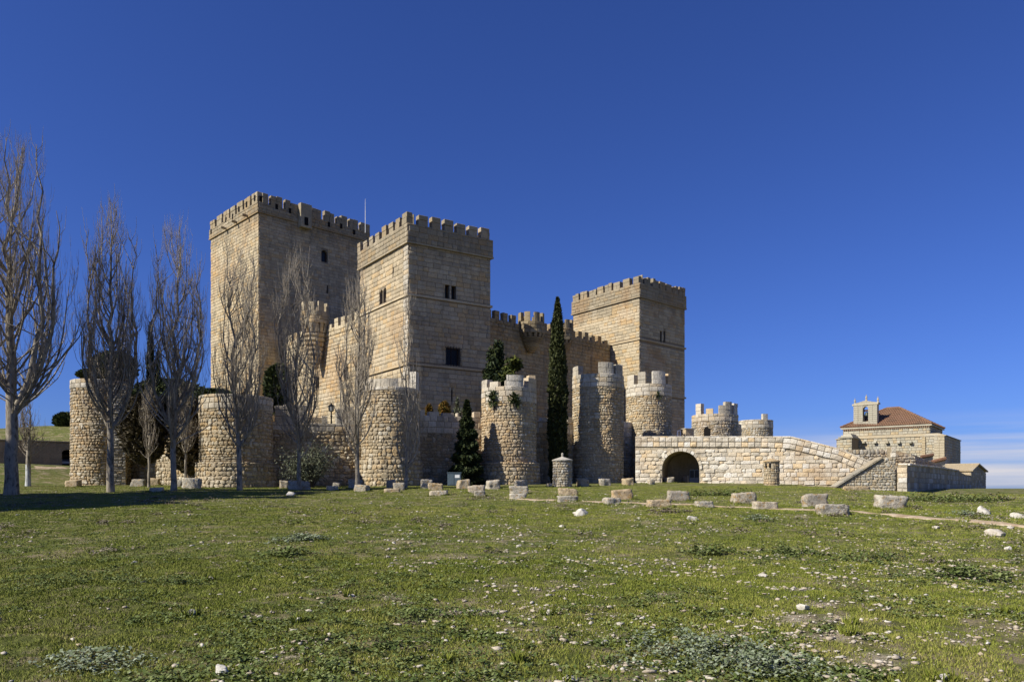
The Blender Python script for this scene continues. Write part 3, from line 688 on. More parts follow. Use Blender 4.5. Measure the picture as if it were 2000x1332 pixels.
# ------------------------------------------------------------------ round outer towers
def round_tower(label, px, R, Y, ybase, yrub, yring, merl, back=(), mk='ashlar', rk='rubble', flare=None, ch=.42, nback=3, door=None, bat=0.0, extra_top=()):
    """merl: list of (px0, px1, ytop) on the near side; back: (deg0, deg1, ytop) on the far side"""
    c = (XP(px, Y), Y); zb = G(*c) - .4; t = thing('round_tower', (c[0], c[1], zb), label, 'round tower')
    tcam = math.atan2(-c[1], -c[0]); Yf = Y - R * .6
    zr, zt = ZP(yrub, Yf), ZP(yring, Yf)
    core = MB(); core.arc(c, .01, R + bat * (zr - zb), zb, zr, 0, 2 * PI, 40, R1=R); core.arc(c, R - .55, R, zr + .001, zt, 0, 2 * PI, 40); core.arc(c, .01, R - .55, zr + .002, zr + .15, 0, 2 * PI, 40)
    core.build('wall', M['mortar'], t)
    def phi(p): return math.asin(max(-1, min(1, (p - px) / (R / Y * F))))
    S = Stones(); lo = zb
    if flare:
        fz = ZP(flare[0], Yf); fr = flare[1]
        mb = MB(); mb.arc(c, R - .1, R + fr, zb, fz, 0, 2 * PI, 40, R1=R + fr * .75); mb.build('plinth', M['mortar'], t)
        S.cyl(c, R + fr, zb, fz, .30, .36, 'rubble', rk, tcam - 1.9, tcam + 1.9, .085, .012, jit=.03, batter=fr * .25 / (fz - zb)); lo = fz
    S.cyl(c, R + bat * (zr - lo), lo, zr, .25, .33, 'rubble', rk, tcam - 1.75, tcam + 1.75, .075, .006, jit=.035, batter=bat,
          skip=(lambda a, v, v0, v1: abs(a - tcam - phi(door[0])) < door[1] / R and v < ZP(door[2], Yf)) if door else None)
    S.cyl(c, R + .01, zr, zt, ch, .62, 'ashlar', mk, tcam - 1.95, tcam + 1.95, .06, .025)
    S.cyl(c, -(R - .55), zr + .2, zt, ch, .55, 'ashlar', mk, tcam + PI - 1.2, tcam + PI + 1.2, .04, .03)      # inner lining of the far side
    S.finish(t)
    def mer(a0, a1, z0, z1):
        mb = MB(); n = max(1, round((z1 - z0) / .42)); h = (z1 - z0) / n; w_ = (a1 - a0)
        for k in range(n):
            m_ = max(1, round(w_ * R / .7)); off = (k % 2) * .5 / m_ if m_ > 1 else 0
            cuts = sorted({0, 1, *[min(1, max(0, (i + off) / m_)) for i in range(m_ + 1)]})
            for i in range(len(cuts) - 1):
                mb.arc(c, R - .52 + rnd.uniform(-.02, .02), R + .05 + rnd.uniform(-.025, .025), z0 + h * k + (.012 if k else -.03), z0 + h * (k + 1) - .012, a0 + w_ * cuts[i] + .006, a0 + w_ * cuts[i + 1] - .006, 3)
        mb.build('merlon', M[mk], t)
    for (a, b, yt) in merl: mer(tcam + phi(a), tcam + phi(b), zt, ZP(yt, Yf))
    for (a, b, yt) in back: mer(tcam + math.radians(a), tcam + math.radians(b), zt, ZP(yt, Y + R * .6))
    if door:
        a = tcam + phi(door[0]); N = Vector((math.cos(a), math.sin(a), 0)); U = Vector((-N.y, N.x, 0)); z0, z1 = ZP(door[3], Yf), ZP(door[2], Yf)
        mb = MB(); pts = [Vector((c[0], c[1], 0)) + N * (R + .02) + U * x + Vector((0, 0, z)) for x, z in [(-door[1], z0), (door[1], z0), (door[1], z1 - door[1])] + [(door[1] * math.cos(q), z1 - door[1] + door[1] * math.sin(q)) for q in np.linspace(.3, PI - .3, 6)] + [(-door[1], z1 - door[1])]]
        mb.prism(pts, -N * .12); mb.build('doorway', M['dark'], t)
    return t, c
C1 = round_tower('broad round tower at the far left, its top overgrown with bushes', 198, 2.15, 62, 940, 760, 742, [], flare=None)
C2 = round_tower('squat round tower below the keep, half lit and half in shade', 462, 2.5, 56, 945, 800, 772, [], flare=(903, .28))
C3 = round_tower('round tower with broken parapet in front of the central square tower', 764, 2.15, 60, 950, 764, 757, [(709, 777, 742)], back=[(120, 150, 741), (150, 200, 737), (60, 85, 733)], flare=(898, .28), bat=.02)
C4 = round_tower('round tower with ivy hanging from its white parapet, left of the cypress', 994, 2.25, 64, 945, 786, 757, [(941, 953, 741), (958, 974, 747), (989, 1021, 735), (1030, 1046, 738)], back=[(100, 120, 736), (165, 190, 741)], flare=(903, .34))
C5 = round_tower('tall narrow round tower right of the cypress, its face torn to rubble', 1168, 2.25, 69, 940, 757, 732, [(1119, 1131, 714), (1168, 1197, 710), (1201, 1214, 713)], back=[(100, 130, 716)], flare=None)
C6 = round_tower('round tower beneath the rightmost square tower, behind the bridge', 1267, 2.2, 76, 940, 774, 751, [(1227, 1240, 732), (1247, 1261, 728), (1274, 1298, 727), (1303, 1311, 730)], back=[(110, 140, 732)])
C7 = round_tower('low round gate tower with a small arched doorway above the bridge', 1396, 2.55, 88, 940, 823, 809, [(1361, 1371, 788), (1380, 1393, 799), (1404, 1415, 793), (1415, 1427, 786), (1431, 1438, 788)], back=[(130, 160, 800)], door=(1382, .38, 834, 860), mk='ashlar', rk='grey')
C8 = round_tower('smallest and farthest round tower with one lone merlon, behind the bridge', 1476, 2.2, 104, 940, 836, 820, [(1489, 1498, 809)], mk='ashlar', rk='grey')
# squared masonry on the right of the left tower
f = Face(P(219, 900, 60.2).xy, P(246, 900, 60.6).xy); t = thing('stone_pier', (*f.O, .2), 'narrow sunlit masonry pier beside the leafy left round tower', 'pier')
mb = MB(); f.box(mb, 0, f.len, .0, ZP(750, 60.4), -3, 0); mb.build('wall', M['mortar'], t)
S = Stones(); S.plane(f.O, f.U, 0, f.len, .3, ZP(750, 60.4), .22, .42, 'ashlar', 'ashlar', .06, .03, jit=.01); S.finish(t)

def outer_wall(label, A, B, zt, zash, crest=(), rk='rubble', th=.9, zbot=None):
    f = Face(A, B); zb = (min(G(*A), G(*B)) - .4) if zbot is None else zbot; t = thing('outer_wall', (f.O.x, f.O.y, zb), label, 'wall')
    mb = MB(); f.box(mb, 0, f.len, zb, zt, -th, 0); mb.build('wall', M['mortar'], t)
    S = Stones(); S.plane(f.O, f.U, 0, f.len, zb, zash, .27, .36, 'rubble', rk, .075, .008, jit=.035); S.plane(f.O, f.U, 0, f.len, zash, zt, .44, .72, 'ashlar', 'ashlar', .06, .03); S.finish(t)
    for (a, b, y) in crest:
        u0, u1 = f.u(a), f.u(b); z = ZP(y, f.Y((u0 + u1) / 2)); merlon(f, u0, u1, zt, z, t, 'ashlar', .55, max(1, round((z - zt) / .45)))
    return t, f
def cc(T, dx=0, dy=0): return Vector((T[1][0] + dx, T[1][1] + dy))
W1 = outer_wall('dark ivy-topped outer wall at left between two round towers', cc(C1, 1.0, 1.5), cc(C2, 0, 1.2), ZP(785, 60), ZP(800, 60))
W2 = outer_wall('outer wall carrying the street lantern, diagonal shadow across it', cc(C2, 0, 1.0), cc(C3, 0, 1.0), ZP(826, 58.8), ZP(842, 58.8), [(537, 600, 790), (604, 628, 812), (628, 640, 808), (656, 690, 794), (690, 712, 794)])
W3 = outer_wall('shaded outer wall behind the fir, shrubs along its crest', cc(C3, 0, 1.0), cc(C4, 0, 1.0), ZP(812, 62.5), ZP(846, 62.5), [(820, 830, 800), (838, 858, 800), (864, 887, 804), (893, 897, 801), (925, 938, 801)])
W4 = outer_wall('short stretch of outer wall hidden behind the tall cypress', cc(C4, 0, 1.2), cc(C5, 0, 1.0), ZP(822, 67), ZP(846, 67), [(1058, 1072, 812), (1108, 1118, 815)])
W5 = outer_wall('dark gap of outer wall beside the left end of the bridge', cc(C5, 0, 1.2), cc(C6, 0, 1.0), ZP(820, 72), ZP(850, 72), [])
W6 = outer_wall('low far wall between the bridge gate towers', cc(C6, 0, 1.0), cc(C7, 0, 1.2), ZP(845, 79), ZP(850, 79), [])
W7 = outer_wall('ruined low stub of wall left of the farthest small tower', cc(C7, 1, 2.2), cc(C8, -1, 0), ZP(850, 92), ZP(852, 92), [(1441, 1448, 828)])

# ------------------------------------------------------------------ bridge, stair, right-hand walls
def inside(poly):
    def t(u, v):
        c = False; n = len(poly)
        for i in range(n):
            (x1, y1), (x2, y2) = poly[i], poly[i - 1]
            if (y1 > v) != (y2 > v) and u < (x2 - x1) * (v - y1) / (y2 - y1) + x1: c = not c
        return c
    return t
YB = 65.0
def bridge():
    f = Face(P(1241, 900, 68.0).xy, P(1770, 900, 61.5).xy)
    U_ = lambda px: f.u(px); Z_ = lambda py, px=1420: ZP(py, f.Y(f.u(px)))
    t = thing('stone_bridge', (*f.O, Z_(945)), 'pale stone bridge with one arch and a descending ramp wall', 'bridge')
    top = [(1241, 855), (1545, 855), (1640, 879), (1700, 905), (1762, 922)]
    a0, a1, sp, ap = 1293, 1366, 917, 881
    xc = (a0 + a1) / 2; hw = (a1 - a0) / 2
    arcp = [(xc - hw * math.cos(q), sp - (sp - ap) * math.sin(q) ** .92) for q in np.linspace(0, PI, 19)]
    # front sheet split round the arch, back sheet, top
    core = MB(); zb = -.3; dep = 5.0
    def sh(px, o): return U_(px) + (1.9 if (px == 1241 and o < 0) else 0)
    def pt(px, py, o=0): return f.pt(sh(px, o), Z_(py, px), o)
    def low(px, o=0): return f.pt(sh(px, o), zb, o)
    for o, flip in ((0, False), (-dep, True)):
        def pl(*q): core.poly(*(q[::-1] if flip else q))
        pl(low(1241, o), low(a0, o), pt(a0, sp, o), pt(a0, 855, o), pt(1241, 855, o))
        for i in range(len(arcp) - 1): (x0, y0), (x1, y1) = arcp[i], arcp[i + 1]; pl(pt(x0, y0, o), pt(x1, y1, o), pt(x1, 855, o), pt(x0, 855, o))
        pl(low(a1, o), low(1545, o), pt(1545, 855, o), pt(a1, 855, o), pt(a1, sp, o))
        for i in range(1, 4): pl(low(top[i][0], o), low(top[i + 1][0], o), pt(*top[i + 1], o), pt(*top[i], o))
    for i in range(4): core.poly(pt(*top[i]), pt(*top[i + 1]), pt(*top[i + 1], -dep), pt(*top[i], -dep))
    core.poly(low(1241, -dep), low(1241), pt(1241, 855), pt(1241, 855, -dep)); core.poly(low(1762), low(1762, -dep), pt(1762, 922, -dep), pt(1762, 922))
    core.build('wall', M['bridge_mortar'], t)
    v = MB()
    for i in range(len(arcp) - 1): (x0, y0), (x1, y1) = arcp[i], arcp[i + 1]; v.poly(pt(x0, y0, -dep), pt(x1, y1, -dep), pt(x1, y1), pt(x0, y0))
    v.poly(low(a0, -dep), pt(a0, sp, -dep), pt(a0, sp), low(a0)); v.poly(pt(a1, sp, -dep), low(a1, -dep), low(a1), pt(a1, sp))
    v.build('vault', M['rubble'], t)
    S = Stones(); UA = [(U_(x), Z_(y, x)) for x, y in arcp]; r_out = .34
    apoly = [(U_(a0) - .02, -5), (U_(a0) - .02, Z_(sp, 1330) - .1)] + [(U_(xc) + (u - U_(xc)) * 1.14, Z_(sp, 1330) + (z - Z_(sp, 1330)) * 1.17) for u, z in UA] + [(U_(a1) + .02, Z_(sp, 1330) - .1), (U_(a1) + .02, -5)]
    ina = inside(apoly); outl = inside([(U_(x), Z_(y, x)) for x, y in [(1241, 1000), (1241, 875)] + [(1500, 875), (1545, 878), (1640, 899), (1700, 925), (1762, 941), (1762, 1000)]])
    def tst(u, z): return outl(u, z) and not ina(u, z)
    def tst2(u, z): return tst(u, z)
    z = Z_(947); rows = [.36, .30, .38, .33, .42, .30, .36, .34, .32, .40, .3, .36, .3, .4]
    for k, h in enumerate(rows):
        if z > Z_(875): break
        u = 0
        rb = rnd.random
        while u < f.len:
            px_ = 1241 + u / f.len * 529
            wd = rnd.uniform(.3, .95); cu = u + wd / 2; kind = 'rubble' if (px_ < 1420 and rb() < .5) or rb() < .12 else 'ashlar'
            if all(tst(x, y) for x, y in ((cu, z + h / 2), (u + .06, z + h * .9), (u + wd - .06, z + h * .9), (u + .06, z + .03), (u + wd - .06, z + .03))):
                S.put((f.O.x + f.U.x * cu, f.O.y + f.U.y * cu, z + h / 2 + rnd.uniform(-.02, .02)), (f.U.x, f.U.y, 0), (f.N.x, f.N.y, 0), wd - .018, h - .014, rnd.uniform(.04, .09), kind, 'bridge', rot=rnd.uniform(-.02, .02))
            elif wd > .5:
                wd2 = wd * .5
                for uu in (u, u + wd2):
                    if all(tst(x, y) for x, y in ((uu + wd2 / 2, z + h / 2), (uu + .05, z + h * .7), (uu + wd2 - .05, z + h * .7))):
                        S.put((f.O.x + f.U.x * (uu + wd2 / 2), f.O.y + f.U.y * (uu + wd2 / 2), z + h / 2), (f.U.x, f.U.y, 0), (f.N.x, f.N.y, 0), wd2 - .02, h - .02, rnd.uniform(.05, .11), 'rubble', 'bridge')
            u += wd
        z += h
    # two top courses following the crest line (flat, then down the ramp)
    for (x0, y0, x1, y1) in ((1241, 853, 1500, 853), (1500, 853, 1545, 856), (1545, 856, 1640, 878), (1640, 878, 1700, 903), (1700, 903, 1762, 920)):
        A = Vector((U_(x0), Z_(y0, x0))); B = Vector((U_(x1), Z_(y1, x1))); d = B - A; n = max(1, round(d.length / .55)); dn = d.normalized()
        for row in range(2):
            for i in range(n):
                s0, s1 = i / n, (i + 1) / n; c2 = A + d * (s0 + s1) / 2 + Vector((dn.y, -dn.x)) * (.22 + row * .46)
                wd = d.length / n; Ud = (f.U.x * dn.x, f.U.y * dn.x, dn.y); Zd = (-f.U.x * dn.y, -f.U.y * dn.y, dn.x)
                S.put((f.O.x + f.U.x * c2.x, f.O.y + f.U.y * c2.x, c2.y), Ud, (f.N.x, f.N.y, 0), wd - .03, .42, rnd.uniform(.08, .15), 'ashlar', 'bridge', Zd=Zd)
    # voussoirs
    nv = 15
    S.finish(t, most=300)
    for i in range(nv):
        q0, q1 = PI * i / nv, PI * (i + 1) / nv; mb = MB()
        def ap_(q, s_): return f.pt(U_(xc) - (U_(xc) - U_(a0)) * math.cos(q) * s_ ** .8, Z_(sp, 1330) + (Z_(ap, 1330) - Z_(sp, 1330)) * math.sin(q) ** .92 * s_, .09)
        mb.prism([ap_(q0 + .015, 1.0), ap_(q1 - .015, 1.0), ap_(q1 - .015, 1.17), ap_(q0 + .015, 1.17)], Vector((-f.N.x, -f.N.y, 0)) * .5)
        mb.build('voussoir', M['bridge'], t)
    # coping slabs on the parapet
    for (x0, y0, x1, y1) in ((1241, 854, 1545, 854), (1545, 854, 1640, 878), (1640, 878, 1700, 903)):
        A = Vector((U_(x0), Z_(y0, x0))); B = Vector((U_(x1), Z_(y1, x1))); d = B - A; n = max(1, round(d.length / .75)); dn = d.normalized()
        for i in range(n):
            c2 = A + d * (i + .5) / n; mb = MB(); Ud = Vector((f.U.x * dn.x, f.U.y * dn.x, dn.y)); Zd = Vector((-dn.y * f.U.x, -dn.y * f.U.y, dn.x))
            mb.rough(Vector((f.O.x + f.U.x * c2.x - f.N.x * .2, f.O.y + f.U.y * c2.x - f.N.y * .2, c2.y + .02)), Ud * (d.length / n / 2 - .012), Vector((-f.N.x, -f.N.y, 0)) * .33, Zd * .07, .02, .3)
            mb.build('coping_stone', M['bridge'], t)
    # far end of the vault: dim rear wall
    mb = MB(); mb.poly(*[f.pt(U_(x), z_, -dep + .02) for x, z_ in ((a0 - 2, zb), (a1 + 2, zb), (a1 + 2, Z_(870)), (a0 - 2, Z_(870)))]); mb.build('vault_end_wall', M['rubble'], t)
    return f
bf = bridge()
# glazed door set in the arch
t = thing('glazed_door', P(1357, 941, YB + 3.2), 'blue-grey glazed door tucked inside the bridge arch', 'door')
fd = Face(P(1347, 900, YB + 4.4).xy, P(1365.5, 900, YB + 4.0).xy); z0, z1 = G(fd.O.x, fd.O.y) - .05, ZP(916, YB + 3.2)
mb = MB(); fd.box(mb, 0, fd.len, z0, z1, -.05, 0); mb.build('door_leaf', plain_mat('blue_grey_paint', (.16, .20, .26), .5), t)
for a, b in ((.06, .46), (.54, .94)):
    mb = MB(); fd.box(mb, fd.len * a, fd.len * b, z0 + .5, z1 - .1, .004, .02); mb.build('pane', M['pane'], t)
# things above the deck
t = thing('low_stone_pillar', P(1349, 852, 72), 'squat stone pillar on the bridge deck left of the arched doorway tower', 'pillar'); mb = MB(); f = Face(P(1339, 850, 72).xy, P(1356, 850, 72.4).xy)
f.rough(mb, 0, f.len, ZP(870, 72), ZP(838, 72), -.8, 0, .02, .1); mb.build('block', M['rubble'], t)
mb = MB(); f.rough(mb, -.06, f.len + .06, ZP(838, 72) + .01, ZP(836, 72), -.86, .06, .02, .2); mb.build('cap', M['ashlar'], t)
t = thing('railing_post', P(1324, 853, 71), 'thin pale metal hoop rail at the castle end of the bridge', 'rail'); mb = MB(); mb.tube([P(1323.5, 862, 71), P(1323.5, 841.5, 71), P(1329, 841, 72.5), P(1329, 862, 72.5)], [.05] * 4, 6); mb.build('rail_tube', M['white'], t)

def poly_wall(name, label, cat, pts, Y0, Y1, mat_core, th, kind, mk, ch, sl, depth=.08, cop=None, jit=.03, most=300):
    """wall whose outline is given in photo pixels on a vertical plane running from depth Y0 (left end) to Y1 (right end)"""
    xs = [p[0] for p in pts]; f = Face(P(min(xs), 900, Y0).xy, P(max(xs), 900, Y1).xy)
    q = []
    for (x, y) in pts: u = f.u(x); q.append((u, ZP(y, f.Y(u))))
    t = thing(name, f.pt(0, min(z for _, z in q)), label, cat); mb = MB(); mb.prism([f.pt(u, z) for u, z in q], Vector((-f.N.x, -f.N.y, 0)) * th); mb.build('wall', M[mat_core], t)
    S = Stones(); tst = inside(q); S.plane(f.O, f.U, 0, f.len, min(z for _, z in q), max(z for _, z in q), ch, sl, kind, mk, depth, .025, test=tst, jit=jit); S.finish(t, most=most)
    if cop:
        for (i, j, mat) in cop:
            A, B = Vector(q[i]), Vector(q[j]); d = B - A; n = max(1, round(d.length / .8)); dn = d.normalized()
            for k in range(n):
                c2 = A + d * (k + .5) / n; Ud = Vector((f.U.x * dn.x, f.U.y * dn.x, dn.y)); Zd = Vector((-dn.y * f.U.x, -dn.y * f.U.y, dn.x)); mb = MB()
                mb.rough(Vector((f.O.x + f.U.x * c2.x, f.O.y + f.U.y * c2.x, c2.y)) - Vector((f.N.x, f.N.y, 0)) * (th / 2 - .1), Ud * (d.length / n / 2 - .01), Vector((-f.N.x, -f.N.y, 0)) * (th / 2 + .08), Zd * .08, .02, .25)
                mb.build('coping_stone', M[mat], t)
    return t, f
poly_wall('stair_wall', 'triangular rubble stair wall at the foot of the bridge ramp', 'stair wall', [(1630, 951), (1636, 966), (1749, 966), (1749, 893), (1722, 893)], 60.6, 60.0, 'mortar', 1.2, 'rubble', 'grey', .23, .26, .055, cop=[(4, 0, 'grey')])
poly_wall('rear_ramp_wall', 'grey rubble wall rising behind the bridge ramp', 'wall', [(1640, 925), (1788, 925), (1788, 893), (1779, 887), (1750, 880), (1700, 878), (1640, 878)], 70.5, 70.0, 'mortar', .8, 'rubble', 'grey', .3, .34, .08)
poly_wall('stair_pillar', 'slim pale pillar at the head of the rubble stair wall', 'pillar', [(1739, 893), (1750, 893), (1750, 873), (1739, 873)], 60.1, 60.0, 'mortar', 1.2, 'ashlar', 'bridge', .35, .45, .05, jit=0)
poly_wall('end_pier', 'bright white ashlar pier closing the bridge ramp', 'pier', [(1752, 966), (1772, 966), (1772, 907), (1764, 907), (1752, 915)], 59.9, 59.6, 'mortar', 1.0, 'ashlar', 'bridge', .42, .6, .05, jit=0)
poly_wall('precinct_wall', 'long low shaded wall running from the white pier towards the chapel', 'wall', [(1772.5, 966), (1896, 963), (1896, 928), (1886, 927), (1870, 919), (1840, 914), (1772.5, 907)], 59.7, 92, 'mortar', .7, 'ashlar', 'grey', .5, .9, .05, cop=[(5, 4, 'bridge'), (6, 5, 'bridge')], jit=0)
poly_wall('upper_precinct_wall', 'shaded sloping wall behind the long low precinct wall', 'wall', [(1779, 930), (1880, 932), (1880, 927), (1830, 905), (1779, 886)], 70.0, 96, 'mortar', .6, 'rubble', 'grey', .32, .4, .07)
# little gabled hut at the end of the wall
def hut():
    f = Face(P(1896, 930, 92).xy, P(1925, 930, 97).xy); t = thing('gabled_hut', (*f.O, -.4), 'tiny gabled stone hut at the right end of the precinct wall', 'hut')
    q = [(0, -1), (f.len, -1), (f.len, ZP(922, 96)), (f.len * .42, ZP(908, 94)), (0, ZP(921, 93))]
    mb = MB(); mb.prism([f.pt(u, z) for u, z in q], Vector((-f.N.x, -f.N.y, 0)) * 4.5); mb.build('wall', M['mortar'], t)
    S = Stones(); S.plane(f.O, f.U, 0, f.len, -.6, ZP(908, 94), .34, .5, 'ashlar', 'grey', .05, .03, test=inside(q)); S.finish(t)
    for (i, j) in ((3, 4), (2, 3)):
        A, B = Vector(q[j]), Vector(q[i]); d = B - A; dn = d.normalized(); mb = MB(); c2 = (A + B) / 2 + Vector((-dn.y, dn.x)) * .1
        if dn.y < 0 and dn.x < 0: c2 = (A + B) / 2 + Vector((dn.y, -dn.x)) * .1
        Ud = Vector((f.U.x * dn.x, f.U.y * dn.x, dn.y)); Zd = Vector((-dn.y * f.U.x, -dn.y * f.U.y, dn.x)); c2 = (A + B) / 2 + Vector((0, .12))
        mb.rough(Vector((f.O.x + f.U.x * c2.x, f.O.y + f.U.y * c2.x, c2.y)) - Vector((f.N.x, f.N.y, 0)) * 2.2, Ud * (d.length / 2 + .15), Vector((-f.N.x, -f.N.y, 0)) * 2.5, Zd * .08, .01, .2); mb.build('roof_slope', M['grey'], t)
hut()

# ------------------------------------------------------------------ chapel
def chapel():
    fd, sd_ = Vector((-.79, .61)).normalized(), Vector((.61, .79)).normalized()
    C = Vector((XP(1846, 97), 97)); t = thing('chapel', (C.x, C.y, -.3), 'small stone chapel with hipped red tile roof and bell gable', 'chapel')
    f = Face(C + fd * 13.2, C); fs = Face(C, C + sd_ * 13.5); z_low = ZP(851, 97.5); B = C + sd_ * 13.5 + fd * 13.2
    mb = MB(); f.sheet(mb, 0, f.len, -1, z_low); fs.sheet(mb, 0, fs.len, -1, z_low)
    Face(C + sd_ * 13.5, B).sheet(mb, 0, 13.2, -1, z_low); Face(B, C + fd * 13.2).sheet(mb, 0, 13.5, -1, z_low); mb.build('wall', M['joint'], t)
    S = Stones(); S.plane(f.O, f.U, 0, f.len, 1.0, z_low, .34, .55, 'ashlar', 'chapel', .05, .03); S.plane(fs.O, fs.U, 0, fs.len, .5, z_low, .34, .6, 'ashlar', 'chapel', .05, .03)
    # sloping stone shed roof between lower and upper storey
    A2, C2_, D2, B2 = ring_pts(C + fd * 13.2, C, C + sd_ * 13.5, B, -1.0); o2 = ring_pts(C + fd * 13.2, C, C + sd_ * 13.5, B, .14); z2 = z_low + .4
    mb = MB(); inn = [A2, C2_, D2, B2]
    for i in range(4):
        a, b, c, d = o2[i], o2[(i + 1) % 4], inn[(i + 1) % 4], inn[i]
        for k in range(3):
            s0, s1 = k / 3, (k + 1) / 3; p = [a.lerp(d, s0), b.lerp(c, s0), b.lerp(c, s1), a.lerp(d, s1)]; za, zb_ = z_low + .4 * s0 + .07, z_low + .4 * s1 + .02
            mb.poly(*[(q.x, q.y, zz) for q, zz in zip(p, (za, za, zb_, zb_))]); mb.poly(*[(q.x, q.y, zz) for q, zz in zip((p[0], p[1], p[1], p[0]), (za - .09, za - .09, za, za))])
    mb.build('slab_ledge', M['chapel'], t)
    fu = Face(A2, C2_); z_e = ZP(831, 98.5); fus = Face(C2_, D2)
    # upper storey runs to the eaves
    L_ = 11.6; Du = 10.0; uA = fu.len - L_
    c0 = fu.pt(fu.len - .9, 0).xy; a0 = fu.pt(uA, 0).xy; d0 = c0 + sd_ * Du; b0 = a0 + sd_ * Du
    mb = MB(); 
    for p, q in ((a0, c0), (c0, d0), (d0, b0), (b0, a0)): Face(p, q).sheet(mb, 0, (q - p).length, z2 - .8, z_e)
    mb.build('upper_wall', M['joint'], t); fx = Face(a0, c0); S.plane(fx.O, fx.U, 0, fx.len, z2 - .3, z_e, .34, .55, 'ashlar', 'chapel', .05, .03); fy = Face(c0, d0); S.plane(fy.O, fy.U, 0, fy.len, z2 - .3, z_e, .34, .55, 'ashlar', 'chapel', .05, .03)
    S.finish(t)
    # hipped roof with ridge tiles as ribs
    e = ring_pts(a0, c0, d0, b0, .30); apex = (a0 + c0 + d0 + b0) / 4; zr = z_e + .28
    az = ZP(797, apex.y)
    roof = MB(); rid1 = apex + (a0 - c0).normalized() * .8; rid2 = apex - (a0 - c0).normalized() * .8
    V3 = lambda p, z: Vector((p.x, p.y, z))
    e0, e1, e2, e3 = [V3(p, zr) for p in e]; r1_, r2_ = V3(rid1, az), V3(rid2, az)
    roof.poly(e0, e1, r2_, r1_); roof.poly(e1, e2, r2_); roof.poly(e2, e3, r1_, r2_); roof.poly(e3, e0, r1_); roof.poly(e3, e2, e1, e0); ro = roof.build('roof', M['tile'], t)
    rt = MB()
    def ribs(a, b, c, d, n):     # a,b eave; d,c top
        nrm = (b - a).cross(d - a).normalized()
        for i in range(n):
            s_ = (i + .5) / n; p0 = a.lerp(b, s_)
            # run straight up the slope until the hip line
            up = ((d - a) - (b - a).normalized() * (d - a).dot((b - a).normalized())); U1 = (b - a).normalized(); L1 = (b - a).length; x = s_ * L1
            xl = (d - a).dot(U1); xr = L1 - (c - b).dot(-U1) * 1.0; xr = (c - a).dot(U1)
            m_ = min(1, x / max(xl, .01), (L1 - x) / max(L1 - xr, .01)); segs = max(1, int(m_ * 9))
            for k in range(segs):
                q0, q1 = p0 + up * m_ * k / segs, p0 + up * m_ * (k + 1) / segs; r_ = .075 * L1 / n / .2
                rt.tube([q0 + nrm * .04, q1 + nrm * .015], [.085, .07], 5)
    ribs(e0, e1, r2_, r1_, 52); ribs(e1, e2, r2_, r2_, 46)
    o = rt.build('roof_tile', M['tile'], ro); o['kind'] = 'stuff'
    mb = MB()
    for p, q in ((e0, r1_), (e1, r2_), (e2, r2_), (r1_, r2_)):
        for k in range(14): mb.tube([p.lerp(q, k / 14) + Vector((0, 0, .08)), p.lerp(q, (k + 1) / 14) + Vector((0, 0, .05))], [.13, .11], 6)
    o = mb.build('ridge_tile', M['tile'], ro)
    # cornice with corbel teeth
    mb = MB(); ring(mb, ring_pts(a0, c0, d0, b0, .26), ring_pts(a0, c0, d0, b0, -.1), z_e + .04, zr - .06); mb.build('cornice', M['chapel'], t)
    mb = MB()
    for k in range(44): fx.box(mb, .1 + k * fx.len / 44, .1 + k * fx.len / 44 + .13, z_e - .16, z_e + .038, -.02, .2)
    mb.build('cornice_teeth', M['tile'], t)['kind'] = 'stuff'
    # corbel stones left from an old porch
    for px in (1688, 1710, 1733, 1756, 1779): u = f.u(px); z = ZP(864, f.Y(u)); mb = MB(); f.rough(mb, u - .2, u + .2, z - .16, z + .16, -.02, .5, .05, .3); mb.build('corbel', M['chapel'], t)
    # pilasters
    for px0, px1 in ((1801, 1808), (1825, 1845.5)):
        mb = MB(); u0, u1 = f.u(px0), f.u(px1); f.box(mb, u0, u1, -1, z_low - .05, .01, .25 if px0 > 1820 else .14); bt = mb.build('buttress', M['joint'], t)
        mb = MB(); d_ = .25 if px0 > 1820 else .14; zz = .6
        while zz < z_low - .2:
            h_ = min(rnd.uniform(.28, .38), z_low - .07 - zz); n_ = max(1, round((u1 - u0) / rnd.uniform(.45, .7)))
            for i in range(n_): f.rough(mb, u0 + (u1 - u0) * i / n_ + .012, u0 + (u1 - u0) * (i + 1) / n_ - .012, zz + .012, zz + h_ - .012, d_ - .05, d_ + .05, .01, .3)
            zz += h_
        mb.build('ashlar_facing', M['chapel'], bt)['kind'] = 'stuff'
    # annex on the left
    g = Face(P(1641, 900, 101.5).xy, P(1664, 900, 100.55).xy); mb = MB(); zt = ZP(856, 101); g.box(mb, 0, g.len, -1, zt, -3, 0); mb.build('porch', M['joint'], t)
    S2 = Stones(); S2.plane(g.O, g.U, 0, g.len, 1, zt, .34, .5, 'ashlar', 'chapel', .05, .03)
    for k, (x, z_) in enumerate(((.3, .0), (.15, .22), (0, .42))):
        mb = MB(); g.rough(mb, -.2 + k * .25, g.len + .15 - k * .2, zt + z_ + .01, zt + z_ + .21, -3 , .2 - k * .35, .01, .2); mb.build('roof_slab', M['chapel'], t)
    for it in S2.items:
        pass
    Vs, Fs, T = [], [], []; n = 0
    for (_, m, kind, i, _) in S2.items:
        V, Fc = VAR[kind][i]; Vs.append(V @ m[:3, :3].T + m[:3, 3]); Fs.append(Fc + n); n += len(V); T.append(np.full(len(Fc), rnd.random()))
    o = np_mesh('porch_facing', np.vstack(Vs), np.vstack(Fs), M['chapel'], t, np.concatenate(T)); o['kind'] = 'stuff'
